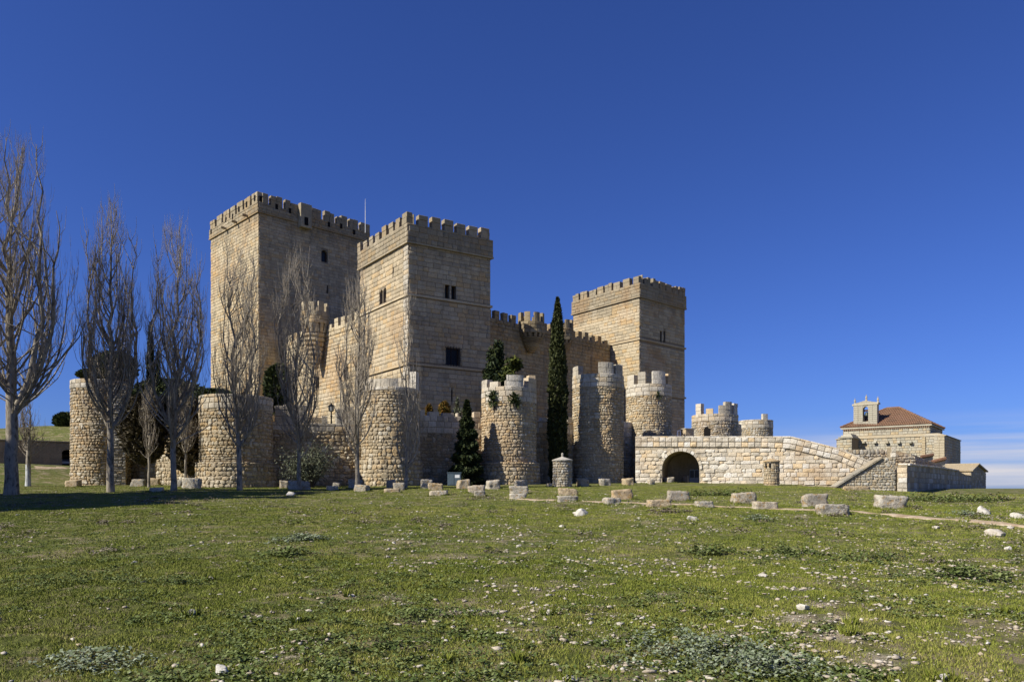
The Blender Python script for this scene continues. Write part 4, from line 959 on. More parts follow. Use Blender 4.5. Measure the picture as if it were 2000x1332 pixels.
    # bell gable
    g = Face(P(1667, 800, 105.2).xy, P(1713.5, 800, 103.0).xy); Yg = 104; W_ = g.len; zb_, zt_ = ZP(836, Yg), ZP(791, Yg); u0, u1 = W_ * .40, W_ * .62; o0, o1 = ZP(823, Yg), ZP(793.5, Yg); zh = (o0 + o1) / 2
    mb = MB(); th = .6; r_ = (u1 - u0) / 2
    g.box(mb, 0, u0, zb_, zt_, -th, 0); g.box(mb, u1, W_, zb_, zt_, -th, 0); g.box(mb, u0, u1, zb_, o0, -th, 0)
    arcq = [( (u0 + u1) / 2 - r_ * math.cos(q), o1 - r_ + r_ * math.sin(q)) for q in np.linspace(0, PI, 9)]
    mb.prism([g.pt(u0, zt_)] + [g.pt(u, z) for u, z in arcq] + [g.pt(u1, zt_)], Vector((-g.N.x, -g.N.y, 0)) * th)
    gb = mb.build('bell_gable', M['chapel'], t)
    mb = MB(); mb.prism([g.pt(-.1, zt_ + .25, .08), g.pt(W_ + .1, zt_ + .25, .08), g.pt(W_ * .5, ZP(782, Yg), .08)], Vector((-g.N.x, -g.N.y, 0)) * (th + .16)); mb.build('pediment', M['chapel'], gb)
    mb = MB(); g.box(mb, -.15, W_ + .15, zt_ + .01, zt_ + .24, -th - .12, .12); mb.build('cornice', M['chapel'], gb)
    for u in (.05, W_ - .05, W_ / 2):
        z = zt_ + .25 if u != W_ / 2 else ZP(782, Yg); mb = MB(); c = g.pt(u, 0, -.4)
        for r, a, b in ((.16, 0, .22), (.09, .22, .34), (.15, .34, .6), (.05, .6, .85)): mb.tube([(c.x, c.y, z + a), (c.x, c.y, z + b)], [r, r * .85], 8)
        mb.build('finial', M['chapel'], gb)
    c = g.pt((u0 + u1) / 2, 0, -.5); mb = MB(); prof = [(.03, .62), (.16, .58), (.22, .40), (.27, .2), (.40, 0)]
    mb.tube([(c.x, c.y, zh - .3 + z) for r, z in prof[::-1]], [r for r, z in prof[::-1]], 12); mb.build('bell', M['bell'], gb, smooth=True)
    mb = MB(); g.box(mb, u0, u1, zh + .38, zh + .62, -.65, -.35); mb.build('bell_yoke', M['wood'], gb)
    for px in (1673, 1709): u = g.u(px); mb = MB(); g.box(mb, u - .08, u + .08, ZP(810, Yg), ZP(810, Yg) + .16, .0, .012); mb.build('putlog_hole', M['dark'], gb)
    mb = MB(); zz = zb_
    for k in range(11):
        h = (zt_ - zb_) / 11
        for (a, b) in ((0, u0), (u1, W_)) if zz + h > o0 and zz < o1 else ((0, W_),):
            n_ = max(1, round((b - a) / .55))
            for i in range(n_): g.rough(mb, a + (b - a) * i / n_ + .012, a + (b - a) * (i + 1) / n_ - .012, zz + .012, zz + h - .012, .001, .05, .01, .3)
        zz += h
    o = mb.build('ashlar_facing', M['chapel'], gb); o['kind'] = 'stuff'
    return f
chf = chapel()
for (a, b, y0, y1, Yq, lab) in ((1799, 1823, 892, 888, 92, 'upper short tiled wall top poking out before the chapel wall'), (1820, 1847, 902, 895, 88, 'lower short tiled wall top beside the chapel corner')):
    t = thing('tiled_wall_top', P((a + b) / 2, y0, Yq), lab, 'tiled wall'); p, q = P(a, y0, Yq), P(b, y1, Yq); mb = MB()
    for k in range(8): mb.tube([p.lerp(q, k / 8), p.lerp(q, (k + 1) / 8)], [.22, .19], 7)
    mb.build('tile_capping', M['tile'], t); mb = MB(); mb.prism([p + Vector((0, .1, -1.4)), q + Vector((0, .1, -1.6)), q + Vector((0, .1, -.1)), p + Vector((0, .1, -.1))], (0, .3, 0)); mb.build('wall', M['chapel'], t)

# ------------------------------------------------------------------ cellar in the hillside, car
f = Face(P(-60, 880, 76).xy, P(158, 880, 81.5).xy); t = thing('cellar_front', (*f.O, 1.0), 'brown rendered cellar front with dark arch under the grassy hill', 'cellar')
hole = f.rect(121, 146, 878, 914); zt = ZP(865, 81); hole = (hole[0], hole[1], -.5, hole[3])
mb = MB(); f.sheet(mb, 0, f.len, -.5, zt, [hole], 4.0); mb.poly(f.pt(0, zt), f.pt(f.len, zt), f.pt(f.len, zt, -.8), f.pt(0, zt, -.8)); mb.build('wall', M['plaster'], t)
mb = MB(); f.rough(mb, 0, f.len, zt + .01, zt + .16, -.9, .12, .002, .2); mb.build('coping_stone', M['plaster'], t)
mb = MB(); a, b, c, d = hole; r = (b - a) / 2
for sgn in (-1, 1):
    pts = [f.pt((a + b) / 2 + sgn * r, d + .0, .015)] + [f.pt((a + b) / 2 + sgn * r * math.cos(q), d - r * .55 + r * .55 * math.sin(q), .015) for q in np.linspace(0, PI / 2, 7)]
    mb.prism(pts if sgn < 0 else pts[::-1], Vector((-f.N.x, -f.N.y, 0)) * .5)
mb.build('arch_head', M['plaster'], t); mb = MB(); f.box(mb, a - .2, b + .2, -.6, d + .3, -4.3, -4.02); mb.build('rear_wall', M['dark'], t)
S = Stones(); S.plane(f.O, f.U, 0, f.len, .8, zt, .62, .8, 'ashlar', 'plaster', .018, .03, [hole]); S.finish(t)
u = (a + b) / 2; cp = f.pt(u, 0, -1.5); gzc = ZP(911, cp.y) 
car = thing('parked_car', (cp.x, cp.y, gzc), 'light-coloured car parked inside the dark cellar arch', 'car')
mb = MB(); prof = [(-.1, .35), (0, .55), (.1, .8), (.9, .95), (1.5, 1.4), (3.0, 1.42), (3.6, .95), (3.7, .35)]
mb.prism([f.pt(u - .8, gzc + z, -1.2 - x) for x, z in prof], Vector((f.U.x, f.U.y, 0)) * 1.6); mb.build('body', plain_mat('grey_car_paint', (.12, .12, .125), .35, .3), car)
mb = MB(); f.rough(mb, u - .82, u + .82, gzc + .28, gzc + .55, -1.25, -1.0, .01, .3); mb.build('bumper', M['white'], car)
mb = MB(); f.rough(mb, u - .7, u + .7, gzc + .98, gzc + 1.34, -2.35, -2.2, .01, .1); mb.build('windscreen', M['pane'], car)
for s_ in (-1, 1):
    for dd in (-1.9, -4.2): mb = MB(); c0, c1 = f.pt(u + s_ * .78, gzc + .3, dd), f.pt(u + s_ * .6, gzc + .3, dd); mb.tube([c0, c1], [.3, .3], 12); mb.build('wheel', M['iron'], car)
    mb = MB(); f.rough(mb, u + s_ * .6 - .14, u + s_ * .6 + .14, gzc + .62, gzc + .78, -1.24, -1.14, .01, .3); mb.build('headlight', M['glasslamp'], car)

# ------------------------------------------------------------------ small furniture
# lantern on the wall
lp = W2[1].pt(W2[1].u(648), ZP(819, W2[1].Y(W2[1].u(648))), -.3); lz = lp.z; t = thing('street_lantern', lp, 'black street lantern on a short post above the outer wall', 'lantern'); k = 58.5 / F
mb = MB(); mb.tube([(lp.x, lp.y, lz - .5), (lp.x, lp.y, lz + 16 * k)], [.07, .05], 8); mb.tube([(lp.x, lp.y, lz + 6 * k), (lp.x, lp.y, lz + 7.5 * k)], [.12, .12], 8); mb.build('post', M['iron'], t)
mb = MB(); mb.tube([(lp.x, lp.y, lz + 17 * k), (lp.x, lp.y, lz + 27 * k)], [4.2 * k, 6.4 * k], 6); mb.build('lamp_glass', M['glasslamp'], t)
mb = MB()
for q in range(6):
    a = q * PI / 3; mb.tube([(lp.x + math.cos(a) * 4.3 * k, lp.y + math.sin(a) * 4.3 * k, lz + 17 * k), (lp.x + math.cos(a) * 6.5 * k, lp.y + math.sin(a) * 6.5 * k, lz + 27 * k)], [.025, .025], 4)
mb.tube([(lp.x, lp.y, lz + 15.5 * k), (lp.x, lp.y, lz + 17 * k)], [2 * k, 4.6 * k], 6); mb.build('lamp_frame', M['iron'], t)
mb = MB(); mb.tube([(lp.x, lp.y, lz + 27 * k), (lp.x, lp.y, lz + 29 * k), (lp.x, lp.y, lz + 31.5 * k), (lp.x, lp.y, lz + 34 * k)], [7.4 * k, 5 * k, 1.6 * k, .3 * k], 8); mb.build('lamp_cap', M['iron'], t)
# cabinet
cx, cy = XP(887, 58.5), 58.5; g0 = GN(cx, cy); t = thing('metal_cabinet', (cx, cy, g0), 'blue-grey metal cabinet with white notice in the shade of the wall', 'cabinet')
mb = MB(); mb.aabb(cx - .52, cx + .52, cy, cy + .5, g0 - .05, g0 + .98); mb.build('body', M['cabinet'], t); mb = MB(); mb.aabb(cx - .56, cx + .56, cy - .04, cy + .54, g0 + .983, g0 + 1.05); mb.build('lid', M['cabinet'], t)
for s_ in (-1, 1): mb = MB(); mb.aabb(cx + s_ * .26 - .24, cx + s_ * .26 + .24, cy - .03, cy - .003, g0 + .06, g0 + .93); mb.build('door', M['cabinet'], t)
mb = MB(); mb.aabb(cx + .06, cx + .42, cy - .045, cy - .032, g0 + .62, g0 + .85); mb.build('notice', M['white'], t)

def stone_well(label, px, Y, R, ybase, ytop, ycone, yfin, mk, group):
    c = (XP(px, Y), Y); zb = GN(*c) - .15; z1, z2, z3 = ZP(ytop, Y), ZP(ycone, Y), ZP(yfin, Y); t = thing('stone_turret', (c[0], c[1], zb), label, 'stone turret', group)
    tcam = math.atan2(-c[1], -c[0]); mb = MB(); mb.arc(c, .01, R - .05, zb, z1, 0, 2 * PI, 28); mb.build('wall', M['mortar'], t)
    S = Stones(); S.cyl(c, R - .05, zb, z1, .19, .24, 'rubble', mk, tcam - PI, tcam + PI, .05, .008, jit=.012, skip=None); S.finish(t)
    mb = MB(); mb.arc(c, .02, R + .06, z1 + .002, z1 + .07, 0, 2 * PI, 28); mb.arc(c, .02, R + .05, z1 + .072, z2, 0, 2 * PI, 28, R1=.08); mb.build('conical_cap', M[mk], t, smooth=False)
    mb = MB(); mb.tube([(c[0], c[1], z2 - .06), (c[0], c[1], z2 + .04), (c[0], c[1], (z2 + z3) / 2 + .05), (c[0], c[1], z3)], [.12, .08, .09, .04], 10); mb.build('finial', M[mk], t)
    a = tcam - .15; N = Vector((math.cos(a), math.sin(a), 0)); U = Vector((-N.y, N.x, 0)); mb = MB()
    return t, c, z1, R
st = stone_well('pale dome-capped stone turret standing alone below the cypress', 1098.5, 56, .72, 950, 900, 892, 884, 'grey', 'dry-stone turrets on the grass')
st2 = stone_well('ochre dry-stone turret standing in front of the bridge', 1507, 61, .62, 941, 902, 895, 888.5, 'rubble', 'dry-stone turrets on the grass')
for (t, c, z1, R) in (st2,):
    for da in (-.75, -.2):
        a = math.atan2(-c[1], -c[0]) + da; N = Vector((math.cos(a), math.sin(a), 0)); U = Vector((-N.y, N.x, 0)); mb = MB()
        mb.box(Vector((c[0], c[1], z1 - .28)) + N * (R + .0), U * .07, -N * .03, (0, 0, .2)); mb.build('slot', M['dark'], t)

# ------------------------------------------------------------------ loose ashlar blocks
def ico(sub):
    import bmesh
    bm = bmesh.new(); bmesh.ops.create_icosphere(bm, subdivisions=sub, radius=1); V = np.array([v.co[:] for v in bm.verts]); Fc = np.array([[v.index for v in f.verts] for f in bm.faces]); bm.free(); return V, Fc
ICO1, ICO2, ICO3 = ico(1), ico(2), ico(3)
def gridcube(n):
    V, Fc = [], []; key = {}
    def vid(p):
        k = tuple(round(q, 5) for q in p)
        if k not in key: key[k] = len(V); V.append(k)
        return key[k]
    g = [-1 + 2 * i / n for i in range(n + 1)]
    for ax in range(3):
        a, b = [(1, 2), (2, 0), (0, 1)][ax]
        for sg in (-1, 1):
            for i in range(n):
                for j in range(n):
                    q = []
                    for (u, v) in ((g[i], g[j]), (g[i + 1], g[j]), (g[i + 1], g[j + 1]), (g[i], g[j + 1])):
                        p = [0, 0, 0]; p[ax] = sg; p[a] = u; p[b] = v; q.append(vid(p))
                    Fc.append(q if sg > 0 else q[::-1])
    return np.array(V, float), np.array(Fc)
GC = gridcube(9)
def hewn(seed, hx, hy, hz, amp=.05):
    V, Fc = GC; H_ = np.array([hx, hy, hz]); m_ = min(H_); r = m_ * .17; d = V * H_; inner = np.clip(d, -(H_ - r), H_ - r); o = d - inner; l = np.linalg.norm(o, axis=1)[:, None]; d = inner + o / np.maximum(l, 1e-6) * np.minimum(l, r)
    g = random.Random(seed); out_ = []
    shear = (g.uniform(-.08, .08), g.uniform(-.06, .06), g.uniform(-.12, .12))
    for q in d:
        u = q / m_; k = mnoise.fractal((u[0] * .9 + seed, u[1] * .9, u[2] * .9), 1.0, 2.0, 4); c = mnoise.noise((u[0] * 2.2 + seed, u[1] * 2.2 + 9, u[2] * 2.2)); e = sum(abs(q[i]) / H_[i] > .8 for i in range(3))
        f_ = 1 + amp * k * 1.6 - (.20 * max(0, c) if e >= 2 else 0); out_.append((q[0] * f_ + shear[0] * q[2], q[1] * f_, q[2] * f_ + shear[2] * q[0] * hz / max(hx, .1)))
    return np.array(out_), Fc
def faceted(seed, hx, hy, hz, amp=.2):
    V, Fc = ICO3; g = np.random.default_rng(int(seed * 100)); d = V.copy()
    for k in range(15):
        n = g.normal(size=3); n /= np.linalg.norm(n); c = g.uniform(.45, .8); t = d @ n; d = d - np.outer(np.maximum(0, t - c), n)
    d = d * (1 + np.array([mnoise.fractal((q[0] * 2 + seed, q[1] * 2, q[2] * 2), 1, 2, 4) * amp * 1.3 for q in V]))[:, None]
    return d * np.array([hx, hy, hz]), Fc
def blocky(seed, hx, hy, hz, p=5.0, amp=.08, base=ICO3):
    V, Fc = base; d = V / (np.sum(np.abs(V) ** p, 1) ** (1 / p))[:, None]; d = d * np.array([hx, hy, hz])
    s = min(hx, hy, hz); o = np.zeros(len(d))
    for i, q in enumerate(d): o[i] = mnoise.fractal((q[0] / s * .6 + seed * 7.1, q[1] / s * .6, q[2] / s * .6), 1.0, 2.0, 4) * amp * s * 2.2
    n = V / np.linalg.norm(V, axis=1)[:, None]; return d + n * o[:, None], Fc
def put_block(name, label, cat, px, ybase, wpx, hpx, Y=None, ang=0, depth=.5, tilt=0, mk='block', p=11.0, amp=.09, group=None, tone=None):
    if Y is None: x, Y, z = on_ground(px, ybase)
    else: x = XP(px, Y); z = min(GN(x, Y), ZP(ybase, Y) + .3)
    sc = Y / F; V, Fc = hewn(rnd.random() * 50, wpx * sc / 2, depth / 2, (hpx + 4) * sc / 2, amp)
    R = Matrix.Rotation(ang, 3, 'Z') @ Matrix.Rotation(tilt, 3, 'Y'); V = V @ np.array(R).T
    V = V + np.array([0, 0, (hpx - 4) * sc / 2])
    me_o = np_mesh(name, V, Fc, M[mk], smooth=False); me_o.location = (x, Y + depth * .3, ZP(ybase, Y) if Y is None else z)
    tagit(me_o, label, cat, group); return me_o
BL = [ # px, base y, width, height, rotation, label, group
 (140, 951, 26, 13, 0, 'dark weathered block on the grass left of the second poplar'),
 (269, 950, 26, 14, 0, 'dark stone block between the second and third poplars'),
 (300, 948, 20, 14, .1, 'pale upright block, upper one of the pile by the third poplar'),
 (303, 961, 24, 9, .2, 'rough low stone lying in front of the pale upright block'),
 (346, 952, 17, 15, .2, 'small white-edged block at the foot of the third poplar'),
 (373, 954, 34, 20, -.1, 'large whitish block right of the third poplar'),
 (437, 951, 15, 9, .1, 'small brown block left of the fourth poplar foot'),
 (458, 952, 14, 8, -.2, 'small brown block touching the fourth poplar foot'),
 (553, 954, 16, 15, .4, 'dark leaning stone left of the wide trough block'),
 (584, 956, 40, 17, 0, 'wide pale trough-like block under the olive bush'),
 (648, 958, 22, 9, .3, 'small yellowish block right of the trough block'),
 (656, 953, 14, 10, .1, 'small block standing behind the yellowish block'),
 (693, 954, 26, 17, .25, 'blue-grey block beside the sixth poplar foot'),
 (706, 960, 26, 13, -.3, 'tilted ochre block leaning below the blue-grey block'),
 (762, 954, 16, 16, .5, 'dark upright block at the foot of the broken-parapet tower'),
 (779, 957, 22, 14, .1, 'square ochre block before the dark upright block'),
 (765, 962, 30, 8, .1, 'low flat ochre block in front of the tower foot'),
 (832, 954, 22, 18, .45, 'upright block with bright left end left of the cabinet'),
 (850, 958, 28, 14, .1, 'lichen-covered block resting behind a flat one left of the cabinet'),
 (856, 968, 34, 10, 0, 'flat ochre slab-like block in front left of the cabinet'),
 (904, 955, 23, 18, .4, 'upright grey block just right of the cabinet'),
 (930, 963, 32, 15, 0, 'wide ochre block stacked on a smaller one below the fir'),
 (936, 970, 20, 12, .2, 'small ochre block under the wide ochre block'),
 (962, 955, 23, 17, .4, 'upright grey block left of the ivy tower foot'),
 (1018, 951, 24, 13, .3, 'upright brown block at the ivy tower foot'),
 (1014, 965, 35, 16, 0, 'lichened grey block with a second block beneath, below the ivy tower'),
 (1012, 974, 32, 10, .1, 'yellowish base block beneath the lichened grey block'),
 (1073, 951, 9, 7, .2, 'tiny block left of the dome-capped turret'),
 (1110, 969, 36, 15, 0, 'grey block below the dome-capped turret, upper of two'),
 (1109, 979, 38, 11, .05, 'rounded base block below the dome-capped turret, lower of two'),
 (1139, 950, 19, 15, .4, 'first upright block right of the dome-capped turret'),
 (1182, 948, 17, 13, .4, 'second upright block right of the dome-capped turret'),
 (1227, 948, 18, 14, .4, 'upright block in the dark gap left of the bridge'),
 (1216, 975, 38, 19, .08, 'yellow-lichened block on the near side of the path, left of the bridge'),
 (1195, 986, 30, 14, .3, 'broken dark lump leaning on the yellow-lichened block'),
 (1308, 943, 15, 11, .4, 'small upright block inside the left of the bridge arch'),
 (1347, 942, 17, 12, .4, 'small upright block inside the right of the bridge arch'),
 (1272, 946, 12, 10, .3, 'small dark block left of the bridge arch'),
 (1326, 979, 43, 20, .05, 'large pitted block beyond the path, below the bridge arch'),
 (1288, 991, 45, 15, .05, 'rounded block half sunk at the near edge of the path'),
 (1377, 991, 33, 12, .05, 'orange-topped small block on the near edge of the path'),
 (1454, 984, 44, 22, .06, 'bulky pale block with rounded shoulder beyond the path'),
 (1496, 994, 44, 14, .05, 'long yellow-lichened block on the near edge of the path'),
 (1593, 990, 44, 25, .06, 'tall square block left of the orange-edged one'),
 (1630, 1006, 60, 21, .05, 'large near block with orange lichen along its top edge'),
 (1743, 993, 55, 25, .05, 'largest pale block, rightmost of the row beyond the path'),
]
for (px, yb, wp, hp, an, lab) in BL:
    back = an >= .4
    x, Yg, _ = on_ground(px, yb)
    o = put_block('stone_block', lab, 'stone block', px, yb, wp, hp, Y=Yg, ang=(.25 if back else an), depth=(.9 if back else .5) * (1 if Yg > 20 else .8), group='cut stone blocks along the path')
put_block('stone_slab', 'long thin slab lying on the grass before the stair wall', 'stone slab', 1675, 958, 50, 8, ang=.05, depth=.5, mk='block', amp=.1)
put_block('stone_plinth', 'worn square base stone at the corner of the stair wall', 'base stone', 1754, 947, 26, 8, ang=.1, depth=1.0, mk='block')
put_block('stone_plinth', 'lower worn step stone with orange lichen under the corner base stone', 'base stone', 1760, 955, 34, 9, ang=.1, depth=1.3, mk='block')
# natural rocks that stand out
def rock(px, yb, wp, hp, lab, dark=0, p=2.6):
    x, Y, z = on_ground(px, yb); sc = Y / F; V, Fc = faceted(rnd.random() * 90, wp * sc / 1.6, wp * sc * .5, hp * sc * .8)
    V = V @ np.array(Matrix.Rotation(rnd.uniform(-.5, .5), 3, 'Z')).T
    o = np_mesh('rock', V, Fc, M['rock'], attr=np.full(len(Fc), dark)); o.location = (x, Y, z + hp * sc * .22); tagit(o, lab, 'rock', 'loose limestone rocks in the grass')
for r_ in [(1134, 1007, 30, 14, 'hollowed white rock below the dome-capped turret'), (1352, 1016, 24, 10, 'white jagged rock in dark weeds below the bridge arch'), (567, 969, 20, 9, 'flat white rock below the wide trough block'),
 (1098, 1030, 13, 6, 'small greyish flat rock in mid lawn'), (1920, 1004, 26, 16, 'pointed triangular rock at right beyond the path'), (1986, 1012, 34, 15, 'white squared rock at the right edge'), (1900, 1003, 10, 5, 'small rock beside the pointed triangular rock'),
 (1828, 1034, 18, 8, 'round grey rock below the path on the right', .3), (1945, 1047, 44, 18, 'wide grey boulder near the right edge', .5), (1974, 1033, 12, 7, 'small brown rock touching the wide grey boulder', .5), (1883, 1019, 13, 4, 'flat white rock lying on the path'),
 (1970, 1074, 13, 8, 'white rock below the wide grey boulder'), (432, 1316, 28, 26, 'bright upright white rock near the bottom edge'), (372, 1204, 24, 14, 'cream rock left of centre in the lawn'), (583, 1216, 14, 14, 'upright white rock left of centre'),
 (866, 1297, 18, 14, 'white rock near the bottom edge left of centre'), (1568, 1190, 28, 14, 'pale humped rock in the stony patch'), (1656, 1240, 20, 10, 'white rock at the lower right stony patch'), (1840, 1330, 34, 14, 'pale rock on the bottom edge at right'),
 (1120, 1331, 36, 12, 'broad rock cut by the bottom edge at centre', .2), (1071, 1200, 20, 12, 'white chalky rock above the big thistle'), (1012, 1293, 14, 8, 'small white rock left of the big thistle'), (1490, 1126, 16, 7, 'double cream rock in mid lawn on the right'), (262, 1100, 14, 6, 'little white rock in the left lawn'),
 (413, 1133, 14, 9, 'grey-white rock in the left lawn above the cream rock', .3), (685, 1165, 15, 8, 'white pebble-like rock left of centre lawn'), (1072, 1072, 9, 8, 'small upright white rock in centre lawn'), (1577, 1071, 13, 6, 'small white rock right of centre lawn'), (1809, 1165, 16, 6, 'flat white rock in right lawn'), (1972, 1198, 18, 8, 'tan rock near the right edge', .6),
 (1015, 1096, 9, 8, 'white rock beside the centre lawn upright stone'), (1662, 1220, 16, 9, 'ochre rock in the lower right stony patch', .7)]:
    rock(*r_)

# ------------------------------------------------------------------ vegetation
def leaf_cloud(pts, size, norm=None, flat=.5, seed=1):
    """quads (two triangles each) of leaf sprays at pts (n,3)"""
    g = np.random.default_rng(seed); n = len(pts); a = g.normal(size=(n, 3)); a /= np.linalg.norm(a, axis=1)[:, None]; b = g.normal(size=(n, 3))
    if norm is not None: a = a * flat + norm * (1 - flat); a /= np.linalg.norm(a, axis=1)[:, None]
    b -= a * np.sum(a * b, 1)[:, None]; b /= np.linalg.norm(b, axis=1)[:, None]; s = (size * g.uniform(.5, 1.3, n))[:, None]
    # a runs along the spray; it tapers
    c = np.cross(a, b); V = np.stack([pts - a * s, pts + b * s * .38 , pts + a * s, pts - b * s * .38 + c * s * .15], 1).reshape(-1, 3)
    Fc = np.arange(n * 4).reshape(-1, 4); return V, Fc, np.repeat(g.random(n), 1)
def cypress(name, label, px, Y, ybase, ytop, wpx, mat, n=9000, seed=1, shape='cypress', size=.16, cat='tree', lean=0, group=None, trunk_r=.16):
    c = (XP(px, Y), Y); zb = GN(*c) if ybase is None else ZP(ybase, Y); zt = ZP(ytop, Y); Hh = zt - zb; R = wpx * Y / F / 2; g = np.random.default_rng(seed)
    t = thing(name, (c[0], c[1], zb), label, cat, group); mb = MB(); mb.tube([(c[0], c[1], zb - .2), (c[0], c[1], zb + Hh * .5), (c[0] + lean * .5, c[1], zb + Hh * .95)], [trunk_r, trunk_r * .6, .02], 7); mb.build('trunk', M['bark_brown'], t)
    h = g.random(n) ** (1.0 if shape != 'fir' else 1.25); th = g.uniform(0, 2 * PI, n)
    if shape == 'cypress': env = np.interp(h, [0, .05, .25, .6, .85, .95, 1], [.55, .8, 1, .9, .55, .25, .03]); 
    elif shape == 'fir': env = np.interp(h, [0, .08, .5, 1], [.85, 1.0, .62, .04])
    else: env = np.sqrt(np.clip(1 - (2 * h - 1) ** 2, 0, 1)) * .98 + .02
    lump = np.array([1 + .22 * mnoise.noise((math.cos(a) * 1.6, math.sin(a) * 1.6, hh * Hh * .9 + seed)) + .12 * mnoise.noise((math.cos(a) * 4, math.sin(a) * 4, hh * Hh * 3)) for a, hh in zip(th, h)])
    if shape == 'fir': lump = lump * (1 + .30 * np.sin(h * Hh * 6.5 + 1.2 * np.sin(th * 3))); 
    rr = R * env * lump * np.sqrt(g.uniform(.35 if shape != 'ball' else .1, 1, n)); 
    pts = np.stack([c[0] + lean * h + rr * np.cos(th), c[1] + rr * np.sin(th), zb + h * Hh], 1)
    out_ = np.stack([np.cos(th), np.sin(th), np.full(n, 1.6 if shape == 'cypress' else (-.25 if shape == 'fir' else .5))], 1); out_ /= np.linalg.norm(out_, axis=1)[:, None]
    V, Fc, T = leaf_cloud(pts, size, out_, .45, seed); o = np_mesh('crown', V, Fc, M[mat], t, T); return t
cypress('cypress_tree', 'tall narrow dark cypress between two round towers', 1089, 65.6, None, 582, 40, 'cypress', 15000, 2, size=.17)
cypress('cypress_tree', 'cypress behind the bare poplars at left, taller of the two', 294, 63.5, None, 630, 19, 'cypress', 5000, 3, size=.17)
cypress('cypress_tree', 'smaller cypress tip just right of the taller one behind the poplars', 309, 63.5, None, 685, 14, 'cypress', 3000, 4, size=.16)
cypress('fir_tree', 'dark conical fir in front of the shaded outer wall', 912, 61.0, None, 782, 58, 'fir', 12000, 5, 'fir', size=.2)
def boughs(name, label, cat, Y, lobes, mats, seed, size=.24, foot=830):
    g = np.random.default_rng(seed); px0 = lobes[0][0]; x0 = XP(px0, Y); zf = ZP(foot, Y); t = thing(name, (x0, Y, zf), label, cat); mb = MB(); zt = ZP(min(l[1] - l[3] * .5 for l in lobes), Y); mb.tube([(x0, Y, zf), (x0, Y, zt)], [.2, .05], 7); mb.build('trunk', M['bark_brown'], t); k = Y / F
    for mi, mat in enumerate(mats):
        P_, mb = [], MB()
        for (px, py, rx, ry, n, m_) in lobes:
            if m_ != mi: continue
            c = np.array([XP(px, Y), Y - (.9 if mi else 0) + g.uniform(-.4, .4), ZP(py, Y)]); d = g.normal(size=(n, 3)) * .45; d[:, 2] = d[:, 2] * .8 + .12 * np.sin(d[:, 0] * 5); r = np.linalg.norm(d, axis=1)[:, None]; d = d / np.maximum(r, .001) * np.minimum(r, 1.15) 
            P_.append(c + d * [rx * k, rx * k * .9, ry * k]); mb.tube([(x0, Y, c[2] - .6), tuple(c)], [.07, .02], 4)
        pts = np.vstack(P_); V, Fc, T = leaf_cloud(pts, size, np.array([[.3, 0, .25]]).repeat(len(pts), 0), .6, seed + mi); np_mesh('crown', V, Fc, M[mat], t, T); mb.build('branches', M['bark_brown'], t)
boughs('cedar_tree', 'ragged dark cedar with yellow-green sunlit boughs, behind the ivy tower', 'tree', 71, [(968, 700, 15, 26, 1500, 0), (974, 680, 8, 16, 500, 0), (962, 730, 16, 22, 1400, 0), (985, 722, 17, 18, 1200, 0), (1003, 714, 14, 10, 500, 0), (978, 750, 24, 18, 1500, 0), (1003, 708, 14, 7, 260, 1), (996, 722, 13, 8, 300, 1), (1010, 716, 10, 4, 150, 1), (990, 735, 12, 8, 220, 1), (972, 752, 14, 6, 200, 1)], ['fir', 'cedar'], 6, foot=850)
for px, yt, w_, lab, sd_ in ((838, 790, 14, 'small orange-green thuja at the left end of the wall crest', 8), (868, 784, 26, 'rounded orange and green thuja on the wall crest', 9), (893, 776, 20, 'thin pale shrub above the wall crest left of the fir', 10)):
    cypress('thuja_shrub', lab, px, 64.5, 830, yt, w_, 'thuja' if sd_ < 10 else 'olive', 2200 if sd_ < 10 else 500, sd_, 'ball' if sd_ < 10 else 'fir', size=.14, cat='shrub', group='shrubs on the wall crest', trunk_r=.05)
cypress('round_bush', 'round dark bush on the hilltop left of the first round tower', 128, 100, 836, 807, 44, 'ivy', 5000, 21, 'ball', size=.3, cat='bush', trunk_r=.1)
cypress('leafy_bush', 'large dark shrub growing on top of the left round tower', 222, 62.5, 748, 688, 84, 'ivy', 9000, 22, 'ball', size=.2, cat='bush', trunk_r=.1)
cypress('leafy_bush', 'low dark shrub on the left rim of the left round tower', 172, 61.5, 742, 722, 40, 'ivy', 2500, 23, 'ball', size=.14, cat='bush', trunk_r=.05)
cypress('ivy_mound', 'ivy mound over the wall between the left towers', 330, 59.8, 800, 742, 150, 'ivy', 9000, 24, 'ball', size=.2, cat='ivy', trunk_r=.05)
cypress('ivy_mound', 'ivy crest above the half-lit round tower', 420, 57.0, 785, 760, 80, 'ivy', 4000, 25, 'ball', size=.14, cat='ivy', trunk_r=.05)
cypress('leafy_bush', 'dark green bush behind the poplars against the keep foot', 545, 62, 810, 712, 60, 'ivy', 4200, 26, 'ball', size=.24, cat='bush', trunk_r=.08)
cypress('brush_thicket', 'brown leafless thicket between the second and third poplars', 282, 57, 905, 770, 90, 'scrub', 8000, 27, 'ball', size=.22, cat='thicket', trunk_r=.05)
cypress('brush_thicket', 'dark brushwood mass behind the third poplar', 372, 57.2, 925, 775, 90, 'scrub', 6000, 28, 'ball', size=.22, cat='thicket', trunk_r=.05)
